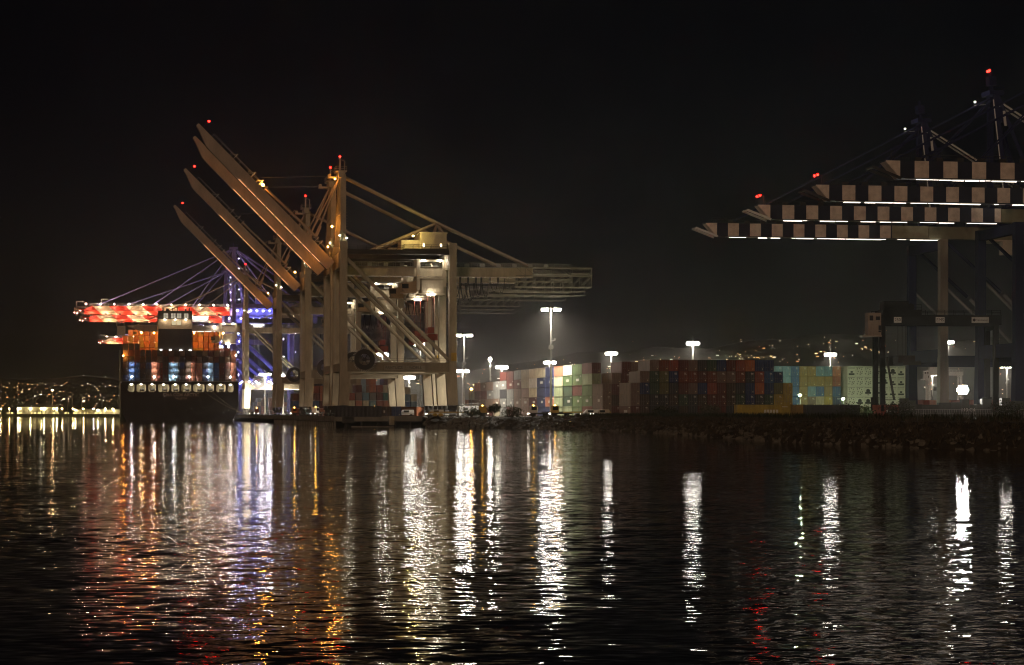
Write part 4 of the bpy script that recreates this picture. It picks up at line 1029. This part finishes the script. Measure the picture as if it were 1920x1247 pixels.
for args in ((1033, 577, 606, 'twin', 'tall lamp mast with two lamp arms standing before the lit container wall'),
             (870, 626, 700, 'twin', 'lamp mast with a short row of lamps just right of the landside crane leg'),
             (868, 693, 1500, 'ring', 'small far lamp mast low behind the mast beside the crane leg'),
             (919, 673, 1300, 'ball', 'lamp mast with one round glaring lamp above the left end of the container wall'),
             (941, 686, 1420, 'ring', 'lamp mast with a flat lamp ring right of the round glaring lamp'),
             (1031, 677, 1330, 'ring', 'lamp mast with a lamp ring half hidden behind the tall two-armed mast'),
             (1146, 660, 1120, 'ring', 'lamp mast rising behind the right end of the lit container wall'),
             (1299, 641, 960, 'ring', 'bright ring lamp mast rising over the middle of the dark stepped block'),
             (1557, 662, 1100, 'ring', 'ring lamp mast behind the colourful floodlit containers'),
             (1777, 639, 1000, 'ring', 'lamp mast seen through the yard gantry below its beam'),
             (1888, 684, 1300, 'ring', 'ring lamp mast framed low between the rightmost navy crane legs'),
             (1748, 699, 1350, 'ring', 'low lamp mast framed between two navy crane legs left of the glaring floodlight'),
             (788, 643, 1150, 'ring', 'lamp mast seen through the nearest crane between brace and landside leg'),
             (717, 662, 1200, 'ring', 'lamp mast seen through the nearest crane above its sill beam'),
             (767, 705, 1500, 'ring', 'small lamp mast seen under the sill beam of the nearest crane'),
             (808, 704, 1550, 'ring', 'small lamp mast seen beside the landside portal leg of the nearest crane'),
             (497, 700, 1010, 'row', 'low mast with a glaring cluster of lamps between the two left crane legs'),
             (531, 704, 1040, 'row', 'low mast with one glaring lamp beside a dark cable reel')):
    if args[3] == 'row':
        t = lamp_mast(args[0], args[1], args[2], 'twin' if args[0] < 510 else 'ball', args[4])
    else: lamp_mast(*args)
# glaring floodlight tower at the right
def light_tower():
    p = P(1806, 731, 455); t = thing('light_tower', 'glaring white mobile floodlight at the right, shining over the dark bank', 'floodlight', (p.x, p.y, DECK))
    h = p.z-DECK
    a = MB(); a.tube((0, .6, 0), (0, .6, h+.2), .12, 8); a.box(-.9, .9, 0, 2.4, .35, 1.5); a.bar((-1.6, .6, .2), (1.6, .6, .2), .12); a.bar((-1.4, .65, h), (1.4, .65, h), .1)
    w_ = MB()
    for q in (-.7, .7): w_.tube((q-.1, 1.2, .36), (q+.1, 1.2, .36), .36, 10)
    w_.build('wheel', M_black, t)
    e = MB()
    for q, zz in ((-.95, 0), (-.32, 0), (.32, 0), (.95, 0), (-.6, .6), (0, .6), (.6, .6), (-.6, -.6), (0, -.6), (.6, -.6)): e.quad([(q-.28, .3, h+zz-.27), (q+.28, .3, h+zz-.27), (q+.28, .3, h+zz+.27), (q-.28, .3, h+zz+.27)]); a.box(q-.3, q+.3, .31, .6, h+zz-.29, h+zz+.29)
    a.build('mast', M_galv, t); e.build('floodlight', emat('tower_flood', (1, .95, .86), 420), t)
light_tower()
def work_light(x, y, Y, label):
    p = P(x, y, Y); t = thing('work_light', label, 'work light', (p.x, p.y, DECK), 0, 'greenish work lights before the colourful block'); h = p.z-DECK
    a = MB(); a.tube((0, 0, 0), (0, 0, h), .12, 6); a.box(-.4, .4, -.3, .05, h+.2, h+.5); a.box(-.8, .8, -.8, .8, 0, .6); a.build('pole', M_galv, t)
    e = MB(); e.ball((0, .25, h), .3, 8); e.build('lamp_head', emat('green_work_lamp', (.76, 1, .60), 1900), t)
work_light(1581, 748, 572, 'greenish work light on a short pole before the blue and ochre containers')
work_light(1500, 741, 578, 'greenish work light on a short pole at the left of the colourful block')
work_light(1655, 742, 566, 'added greenish light behind the gantry legs, brightening the refrigerated containers')  # unseen extra lamp, put in to brighten the refrigerated stack

# ------------------------------------------------------------------ yard gantry (rubber tyred)
def yard_gantry(label, xl, xr, Y, ytop, m, msign, signs, group=None):
    pl = P(xl, HZ, Y); span = (xr-xl)*Y/F; H = (HZ-ytop)*Y/F+CAMZ-DECK
    t = thing('yard_gantry', label, 'gantry crane', (pl.x, pl.y, DECK), THR*.35, group)
    W = 3.4; s = H/22.0
    for x in (0, span):
        for y in (-W, W):
            l = MB(); l.bar((x, y, 1.5), (x, y, H-2.2), 1.15, 1.0, up=(0, 1, 0)); l.build('leg', m, t)
            wv = MB()
            for q in (-.9, .9): wv.tube((x-.45, y+q, .8), (x+.45, y+q, .8), .8, 14)
            wv.build('wheel', M_black, t)
        b = MB(); b.box(x-.6, x+.6, -W-2, W+2, 1.4, 2.8); b.build('bogie_beam', m, t); b = MB(); b.box(x-1.3, x-.62, -2.5, 2.5, 2.0, 4.6); b.build('engine_housing', m, t); b = MB(); b.box(x-.5, x+.5, -W+.6, W-.6, H-3.2, H-2.4); b.build('end_beam', m, t)
    for y in (-W, W):
        b = MB(); b.box(-1.2, span+1.2, y-.55, y+.55, H-2.2, H); rails(b, (-1, y-.5, H), (span+1, y-.5, H), step=2); b.build('beam', m, t)
    tr = MB(); tx = 2.2; tr.box(tx-2.2, tx+6.6, -W-.4, W+.4, H+.02, H+1.2); tr.box(tx-1.5, tx+4, -2.4, 2.4, H+1.2, H+3.2); tr.tube((tx+4.6, -2, H+1.9), (tx+4.6, 2, H+1.9), .8, 12); rails(tr, (tx-2.2, -W-.4, H+1.2), (tx+6.6, -W-.4, H+1.2))
    to = tr.build('trolley', m, t)
    cb = MB(); cb.box(-3.6, -.7, -W-1.8, -W+1.4, H-4.6, H-1.6); cb.box(-4.8, -.6, -W-2.2, -W+1.8, H-4.9, H-4.62); rails(cb, (-4.8, -W-2.2, H-4.6), (-.8, -W-2.2, H-4.6)); cb.box(-3.6, -.7, -W-1.8, -W+1.4, H-1.55, H+.4); cb.build('operator_cab', msign, t)
    wn_ = MB(); wn_.box(-3.3, -2.5, -W-1.86, -W-1.81, H-1.3, H-.2); wn_.box(-1.9, -1.0, -W-1.86, -W-1.81, H-1.2, H-.4); wn_.box(-1.3, -.75, -W-1.86, -W-1.81, H-3.9, H-2.4); wn_.build('cab_window', M_glass, t)
    sp = MB()
    for dx in (2.6, 4.4):
        for y in (-2, 2): sp.bar((tx+dx, y, H-9), (tx+dx, y, H), .07)
    sp.box(tx+1.6, tx+5.4, -2.6, 2.6, H-10.6, H-9); sp.box(tx+1.9, tx+5.9, -6, -5.6, H-11.2, H-10.4); sp.box(tx+2.6, tx+4.4, -6, 6, H-11.1, H-10.5); sp.build('spreader', M_dark, t)
    ld = MB(); ld.bar((.9, -W-.2, 13*s), (2.6, -W-.2, 4), .16, .5); ld.bar((.9, -W+.6, 13*s), (2.6, -W+.6, 4), .1); ld.box(.7, 3.0, -W-.3, -W+.7, 3.9, 4.05); ld.build('stair', M_dark, t)
    if signs:
        for (x, w_, txt, sz) in signs:
            b = MB(); b.box(x-w_/2, x+w_/2, -W-.64, -W-.57, H-1.75, H-.45); b.build('sign', M_sign, t)
            text(txt, sz, M_ink, t, (x+(.3 if len(txt) > 6 else 0), -W-.66, H-1.1), (R(90), 0, 0))
            if len(txt) > 6:
                d = MB(); cx = x-w_/2+.55; d.quad([(cx, -W-.66, H-1.5), (cx+.4, -W-.66, H-1.1), (cx, -W-.66, H-.7), (cx-.4, -W-.66, H-1.1)]); d.build('emblem', M_ink, t)
    return t
yard_gantry('dark yard gantry with white sign boards on its beam, right of the refrigerated containers', 1648, 1862, 480, 592, mat('gantry_dark_paint', (.014, .013, .011), .85, spec=.1), mat('gantry_cab_paint', (.34, .27, .2), .6),
            [(3.3, 1.7, '250', .95), (12.9, 2.0, 'EMS', 1.0), (22.0, 3.9, 'Transtainer', .62)])
yard_gantry('small far white gantry lit between the navy crane legs', 1740, 1800, 1250, 697, M_white, M_white, None)

# ------------------------------------------------------------------ bank vegetation, rocks, shrubs
def leaf_mat(name, col):
    return mat(name, col, .9, var=.55, scale=1.5, streak=False)
M_reed = leaf_mat('dry_reed', (.10, .08, .05)); M_leaf = leaf_mat('shrub_leaf', (.05, .06, .022)); M_leaf2 = leaf_mat('pale_shrub_leaf', (.14, .13, .09))
def reeds():
    b = MB(); rnd = random.Random(9)
    segs = list(zip(bank, bank[1:])); 
    for k in range(7500):
        i = rnd.choices(range(len(segs)), weights=[(c-a).length for a, c in segs])[0]
        a, c = segs[i]; p = a.lerp(c, rnd.random()); t = rnd.random()**.8
        x = p.x+1.5*t+rnd.uniform(-.5, .5); y = p.y+16*t; z = -.1+2.9*min(1, t*16/13)+.3*math.sin(min(1, t)*3.1)
        if t < .10: continue
        h = rnd.uniform(.2, .75)*(1.0 if p.x > 40 else .7); 
        for q in range(3):
            dx = rnd.uniform(-.35, .35); dy = rnd.uniform(-.3, .3); wd = rnd.uniform(.03, .08)
            b.quad([(x-wd, y, z), (x+wd, y+.05, z), (x+dx+wd*.3, y+dy, z+h)])
    tag(b.build('reeds', M_reed), 'dry brown reeds and weeds covering the dark bank', 'reeds', kind='stuff')
    g = MB()
    for k in range(2600):
        i = rnd.choices(range(len(segs)), weights=[(c-a).length for a, c in segs])[0]
        a, c = segs[i]; p = a.lerp(c, rnd.random()); d = 14+abs(rnd.gauss(0, 20)); x = p.x+rnd.uniform(-1, 1)+d*.12; y = p.y+d; r = rnd.uniform(.15, .5)
        if y > 520: continue
        for q in range(5):
            t = rnd.uniform(0, 6.28); g.quad([(x+r*math.cos(t), y+r*math.sin(t), DECK+rnd.uniform(0, .7)), (x+r*math.cos(t+.6), y, DECK+.1), (x+r*.5*math.cos(t+.3), y+.1, DECK+rnd.uniform(.4, 1.3))])
    tag(g.build('weeds', M_leaf), 'low green weeds growing along the top of the bank', 'weeds', kind='stuff')
reeds()
def rocks():
    b = MB(); rnd = random.Random(2)
    a0 = dk(20.6, -10); 
    for k in range(420):
        t = rnd.random(); s = rnd.random()
        p = bank[0].lerp(bank[2], t*.9 if k % 3 else t*.35); x = p.x+rnd.uniform(-1, .6); y = p.y-.6+9*s; z = -.2+2.7*s+rnd.uniform(-.1, .25); r = rnd.uniform(.22, .6)
        n0 = len(b.v); b.ball((x, y, z), r, 6, rnd.uniform(.55, .9))
        for i in range(n0, len(b.v)):
            vx = Vector(b.v[i]); b.v[i] = tuple(vx+Vector((rnd.uniform(-.3, .3)*r, rnd.uniform(-.3, .3)*r, rnd.uniform(-.25, .25)*r)))
    segs = list(zip(bank[2:], bank[3:]))
    for k in range(1500):
        a, c = rnd.choices(segs, weights=[(q-p_).length for p_, q in segs])[0]; p = a.lerp(c, rnd.random()); t = rnd.random()**1.3
        x = p.x+1.5*t; y = p.y+13*t; z = -.35+3.1*t+.35*math.sin(t*3.1); r = rnd.uniform(.14, .48)*(1.2-.5*t)
        n0 = len(b.v); b.ball((x, y, z), r, 6, rnd.uniform(.55, .9))
        for i in range(n0, len(b.v)):
            vx = Vector(b.v[i]); b.v[i] = tuple(vx+Vector((rnd.uniform(-.3, .3)*r, rnd.uniform(-.3, .3)*r, rnd.uniform(-.25, .25)*r)))
    tag(b.build('riprap', mat('riprap_rock', (.17, .155, .12), .9, streak=False, scale=.8)), 'riprap boulders along the bank, pale at the corner beside the quay', 'rocks', kind='stuff')
rocks()
def shrub(x, Y, w_, h, m, label, seed, zb=DECK):
    p = P(x, HZ, Y); t = thing('shrub', label, 'shrub', (p.x, p.y, zb), 0); rnd = random.Random(seed)
    s = MB()
    for k in range(6):
        a = rnd.uniform(0, 6.28); s.tube((0, 0, 0), (w_*.3*math.cos(a), w_*.3*math.sin(a), h*rnd.uniform(.5, .8)), .06, 5, .02)
    s.build('stem', M_dark, t)
    b = MB(); cl = [(rnd.uniform(-.38, .38)*w_, rnd.uniform(-.3, .3)*w_, rnd.uniform(.25, .78)*h, rnd.uniform(.18, .3)*w_) for k in range(11)]
    for k in range(900):
        cx, cy_, cz, r = rnd.choice(cl); d = Vector((rnd.gauss(0, 1), rnd.gauss(0, 1), rnd.gauss(0, .8))).normalized()*r*rnd.uniform(.5, 1.1); q = Vector((cx, cy_, cz))+d
        if q.z < .05: continue
        e1 = Vector((rnd.uniform(-1, 1), rnd.uniform(-1, 1), rnd.uniform(-1, 1))).normalized()*.19; e2 = e1.cross(Vector((rnd.uniform(-1, 1), rnd.uniform(-1, 1), rnd.uniform(-1, 1)))).normalized()*.12
        b.quad([q-e1, q+e2, q+e1, q-e2])
    b.build('crown', m, t); return t
shrub(882, 548, 5.2, 2.5, M_leaf, 'dark rounded shrub at the left end of the bank by the rocks', 1)
shrub(925, 556, 3.2, 4.2, M_leaf, 'upright green shrub before the maroon containers', 2)
shrub(955, 545, 6.5, 2.2, M_leaf, 'broad low green shrub on the bank before the yellow tractor', 3)
shrub(1330, 430, 4.2, 2.6, M_leaf2, 'pale grey dome-shaped shrub before the dark stepped block', 4)
shrub(1250, 440, 5.0, 2.0, M_leaf, 'dark low shrub left of the pale dome-shaped shrub', 5)
shrub(1690, 420, 6.0, 2.6, M_leaf, 'dark shrub before the brick red container at the gantry foot', 6)
shrub(1610, 400, 7.0, 2.2, M_leaf, 'wide dark shrub on the bank below the yard gantry', 8)
shrub(1890, 400, 6.0, 3.0, M_leaf, 'dark shrub at the right edge below the navy crane legs', 9)

# ------------------------------------------------------------------ vehicles and small things on the quay
def tractor(label, u, v, m, rz, load=None):
    t = thing('terminal_tractor', label, 'terminal tractor', dk(u, v, DECK), TH+R(rz), 'terminal tractors on the quay')
    a = MB(); a.box(-1.2, 4.4, -1.1, 1.1, .75, 1.1); a.box(-1.25, -.9, -1.2, 1.2, .5, 1.2); a.build('chassis', M_dark, t)
    c = MB(); c.hexa([(-1.1, -1.1, 1.1), (.9, -1.1, 1.1), (.9, .5, 1.1), (-1.1, .5, 1.1), (-.9, -1.1, 2.9), (.9, -1.1, 2.9), (.9, .5, 2.9), (-.9, .5, 2.9)]); co = c.build('cab', m, t)
    w_ = MB(); w_.box(-.7, .7, -1.13, -1.105, 1.8, 2.7); w_.build('cab_window', M_glass, co)
    for x in (0, 3.2):
        for y in (-1.0, 1.0): q = MB(); q.tube((x, y-.2, .5), (x, y+.2, .5), .5, 12); q.build('wheel', M_black, t)
    b = MB(); b.box(2.4, 14.6, -1.1, -.8, 1.12, 1.4); b.box(2.4, 14.6, .8, 1.1, 1.12, 1.4); b.box(14.2, 14.6, -1.2, 1.2, 1.0, 1.4)
    for x in (11.5, 13): b.tube((x, -1.1, .5), (x, 1.1, .5), .5, 12)
    b.build('trailer', M_dark if m != M_yel else M_yel, t)
    l = MB(); l.ball((-1.27, -.8, .9), .13, 6); l.ball((-1.27, .8, .9), .13, 6); l.build('headlight', emat('headlamp', (1, .9, .75), 25), t)
    r = MB(); r.ball((0, -.3, 3.0), .16, 6); r.build('beacon', emat('amber_beacon', (1, .45, .05), 90), t)
    return t
for lab, x, Y, m, rz in (('yellow tractor with empty trailer before the left part of the container wall', 905, 575, M_yel, 180), ('yellow tractor with long trailer at the foot of the tall two-armed mast', 1040, 548, M_yel, 0),
                         ('white tractor with empty trailer parked before the navy containers', 1000, 556, M_white, 0), ('white tractor under the crane with its amber beacon by the salmon stacks', 702, 640, M_white, 0),
                         ('dark red tractor on the quay between the two left crane legs', 480, 880, M_red, 90), ('white tractor beside the dark middle crane leg', 590, 680, M_white, 60), ('orange tractor beyond the quay seen under the blue crane', 552, 790, M_orange, 0)):
    u, v = uv_of(P(x, HZ, Y)); tractor(lab, u, v, m, rz)
def van(label, x, Y, m, rz):
    u, v = uv_of(P(x, HZ, Y)); t = thing('parked_van', label, 'van', dk(u, v, DECK), TH+R(rz), 'vans parked on the terminal')
    b = MB(); b.hexa([(-2.4, -.95, .45), (2.4, -.95, .45), (2.4, .95, .45), (-2.4, .95, .45), (-2.4, -.95, 1.1), (2.4, -.95, 1.1), (2.4, .95, 1.1), (-2.4, .95, 1.1)])
    b.hexa([(-1.5, -.93, 1.1), (2.38, -.93, 1.1), (2.38, .93, 1.1), (-1.5, .93, 1.1), (-.7, -.8, 1.95), (2.3, -.8, 1.95), (2.3, .8, 1.95), (-.7, .8, 1.95)]); b.build('body', m, t)
    for a in (-1.5, 1.5):
        for y in (-.85, .85): q = MB(); q.tube((a, y-.12, .36), (a, y+.12, .36), .36, 12); q.build('wheel', M_black, t)
    w_ = MB(); w_.box(-.6, .9, -.96, -.9, 1.2, 1.75); w_.build('window', M_glass, t)
    h = MB(); h.ball((-2.42, -.6, .8), .12, 6); h.ball((-2.42, .6, .8), .12, 6); h.build('headlight', emat('van_headlamp', (1, .9, .75), 12), t)
for a in (('white van on the quay beside the navy container', 760, 600, M_white, 0), ('white van parked at the foot of the landside portal leg', 815, 585, M_white, 10), ('grey van parked near the ship stern under the left crane', 470, 930, M_galv, 90),
          ('white van parked in front of the green containers', 1105, 545, M_white, 0), ('pale van parked before the last greyish brown container of the wall', 1125, 542, M_cream, 20)): van(*a)
def booth():
    u, v = uv_of(P(649, HZ, 578)); t = thing('guard_booth', 'small pale guard booth with a gabled roof on the quay corner', 'booth', dk(u, v, DECK+.02), TH)
    b = MB(); b.box(-.8, .8, -.8, .8, 0, 1.9); b.build('wall', M_white, t)
    r = MB(); r.quad([(-1, -1, 1.9), (1, -1, 1.9), (0, -1, 2.7)]); r.quad([(-1, 1, 1.9), (1, 1, 1.9), (0, 1, 2.7)]); r.quad([(-1, -1, 1.9), (0, -1, 2.7), (0, 1, 2.7), (-1, 1, 1.9)]); r.quad([(1, -1, 1.9), (0, -1, 2.7), (0, 1, 2.7), (1, 1, 1.9)]); r.build('roof', M_galv, t)
    d = MB(); d.box(-.4, .4, -.84, -.803, .05, 1.7); d.build('door', M_dark, t)
booth()
def hut():
    u, v = uv_of(P(826+35, HZ, 640)); t = thing('shed', 'small grey shed with a sloped roof left of the lit container wall', 'shed', dk(u, v, DECK), TH)
    b = MB(); b.box(0, 6, 0, 5, 0, 3.2); b.build('wall', M_galv, t); r = MB(); r.hexa([(-.3, -.3, 3.2), (6.3, -.3, 3.9), (6.3, 5.3, 3.9), (-.3, 5.3, 3.2), (-.3, -.3, 3.4), (6.3, -.3, 4.1), (6.3, 5.3, 4.1), (-.3, 5.3, 3.4)]); r.build('roof', M_dark, t)
    d = MB(); d.box(4, 5, -.06, -.003, .05, 2.2); d.build('door', M_dark, t)
    l = MB(); l.ball((3.6, -.5, 8.2), .3, 6); l.build('lamp', E_sod, t); p = MB(); p.tube((3.6, -.4, 0), (3.6, -.4, 8.0), .1, 6); p.build('lamp_post', M_dark, t)
hut()
def barrier_wall():
    pA = P(1690, HZ, 445); t = thing('equipment_row', 'long dark row of parked equipment and barriers under the navy cranes', 'barrier', (pA.x, pA.y, DECK), R(2))
    b = MB(); rnd = random.Random(8); x = 0
    while x < 30:
        w_ = rnd.uniform(1.2, 3.4); b.box(x, x+w_-.1, 0, 2, 0, rnd.uniform(2.4, 4.2)); x += w_
    b.build('cabinet', mat('equipment_grey', (.07, .075, .065), .7), t)
    r = MB(); rails(r, (0, -.6, 0), (30, -.6, 0), h=1.8, step=.5, r=.03); r.build('railing', M_galv, t)
    text('110 C4', 1.0, M_sign, t, (14.0, -.05, 1.7), (R(90), 0, 0))
barrier_wall()

# ------------------------------------------------------------------ far waterfront at the left
def waterfront():
    sh = thing('warehouse', 'long pale lit shed on the far shore at the left', 'warehouse', P(32, HZ, 1905).xy.to_3d()+Vector((0, 0, DECK)))
    W_ = 76*1905/F; a = MB(); a.box(0, W_, 0, 14, 0, 6.2); a.build('wall', mat('shed_cream', (.5, .46, .3), .8), sh); r = MB(); r.hexa([(-.4, -.4, 6.2), (W_+.4, -.4, 6.2), (W_+.4, 14.4, 6.2), (-.4, 14.4, 6.2), (-.4, 5, 8.4), (W_+.4, 5, 8.4), (W_+.4, 9, 8.4), (-.4, 9, 8.4)]); r.build('roof', M_dark, sh)
    d = MB()
    for k in range(9): d.box(2+k*3.9, 2.6+k*3.9, -.06, -.003, 2, 4)
    d.build('window', M_glass, sh)
    l = MB()
    for x in (34, 57.5, 83, 107): l.ball(((x-32)*1905/F, -1.2, 4.4), .55, 6)
    l.build('wall_lamp', emat('shed_lamp', (1, .88, .55), 160), sh)
    b = thing('terminal_building', 'low pale flat building on the far shore beside the ship', 'building', P(140, HZ, 1900).xy.to_3d()+Vector((0, 0, DECK)))
    W_ = 95*1900/F; a = MB(); a.box(0, W_, 0, 12, 0, 3.6); a.build('wall', mat('shed_cream', (.5, .46, .3), .8), b); a = MB(); a.box(-.4, W_+.4, -.5, 12.4, 3.6, 4.1); a.build('roof', M_conc, b)
    l = MB()
    for x in (142, 184, 198, 213, 230): l.ball(((x-140)*1900/F, -1.2, 3.6), .5, 6)
    l.build('wall_lamp', emat('shed_lamp', (1, .88, .55), 160), b)
    prom = []
    xs = [2, 18, 38, 58, 78, 101, 117, 137, 157, 176, 198, 212]
    for i, x in enumerate(xs):
        p = P(x, HZ, 1872); t = thing('street_lamp', f"yellow promenade lamp on the far shore, {ORD[i]} from the left edge", 'street lamp', (p.x, p.y, DECK), 0, 'promenade lamps on the far shore')
        a = MB(); a.tube((0, 0, 0), (0, 0, 4.9), .14, 6); a.bar((0, 0, 4.9), (0, -1, 5.0), .12); a.build('pole', M_dark, t)
        e = MB(); e.ball((0, -1, 4.6), .42, 6, .6); e.build('lamp_head', E_sody if i != 9 else E_white, t)
    p = P(98, HZ, 1915); t = thing('lamp_mast', 'tall thin mast with an orange lamp cluster behind the far shed', 'lamp mast', (p.x, p.y, DECK)); a = MB(); a.tube((0, 0, 0), (0, 0, 20.8), .55, 8, .4); a.build('pole', M_conc, t)
    e = MB(); e.ball((0, 0, 21.3), 1.0, 8, .5); e.build('floodlight', emat('orange_mast_flood', (1, .55, .25), 120), t)
    lo = MB(); rnd = random.Random(31)
    for k in range(40): x = rnd.uniform(-5, 190); q = P(x, HZ, 1866); lo.box(q.x-.35, q.x+.35, q.y, q.y+.3, DECK+.6, DECK+1.2)
    tag(lo.build('bollard_lights', emat('bollard_light', (1, .8, .3), 4.5)), 'row of tiny yellow path lights along the far promenade', 'path lights', kind='stuff')
    for i, (x, h, w_, nm) in enumerate(((43, 9, 6, 'palm leaning over the left end of the pale shed'), (67, 15, 8, 'wide bushy palm behind the middle of the pale shed'), (127, 15, 7, 'round headed palm right of the pale shed'),
                                    (135, 17, 5, 'slim tall palm beside the round headed palm'), (152, 16, 5, 'palm standing alone over the left end of the flat building'), (191, 12, 6, 'bushy palm over the middle of the flat building'), (221, 12, 5, 'palm over the right end of the flat building'))):
        p = P(x, HZ, 1935); t = thing('palm_tree', nm, 'palm tree', (p.x, p.y, DECK), 0, 'palms on the far shore')
        a = MB(); a.tube((0, 0, 0), (.4, 0, h), .35, 7, .22); a.build('trunk', mat('palm_trunk', (.14, .1, .06), .9), t)
        c = MB(); rnd = random.Random(i)
        for k in range(46):
            az = rnd.uniform(0, 6.28); el = rnd.uniform(-.9, 1.2); L = w_*.5*rnd.uniform(.7, 1.05); prev = Vector((.4, 0, h)); d = Vector((math.cos(az)*math.cos(el), math.sin(az)*math.cos(el), math.sin(el)))
            sd = Vector((-math.sin(az), math.cos(az), 0))*.28
            for q in range(3):
                nx = prev+d*(L/3); d = (d+Vector((0, 0, -.35))).normalized(); c.quad([prev-sd, prev+sd, nx+sd*(.8-q*.3), nx-sd*(.8-q*.3)]); prev = nx
        c.build('crown', mat('palm_leaf', (.10, .11, .04), .8), t)
waterfront()

# ------------------------------------------------------------------ night haze
def haze():
    b = MB(); b.box(-1300, 1300, -60, 3860, -1.0, 150)
    m = bpy.data.materials.new('haze_air'); m.use_nodes = True; n = m.node_tree.nodes; l = m.node_tree.links
    n.remove(n['Principled BSDF'])
    v = n.new('ShaderNodeVolumePrincipled'); v.inputs['Color'].default_value = (.92, .9, .86, 1); v.inputs['Density'].default_value = 0.0002; v.inputs['Anisotropy'].default_value = 0.7
    l.new(v.outputs[0], n['Material Output'].inputs['Volume'])
    tag(b.build('haze', m), kind='stuff')
haze()
print('containers', NCONT[0], 'objects', len(C.objects))
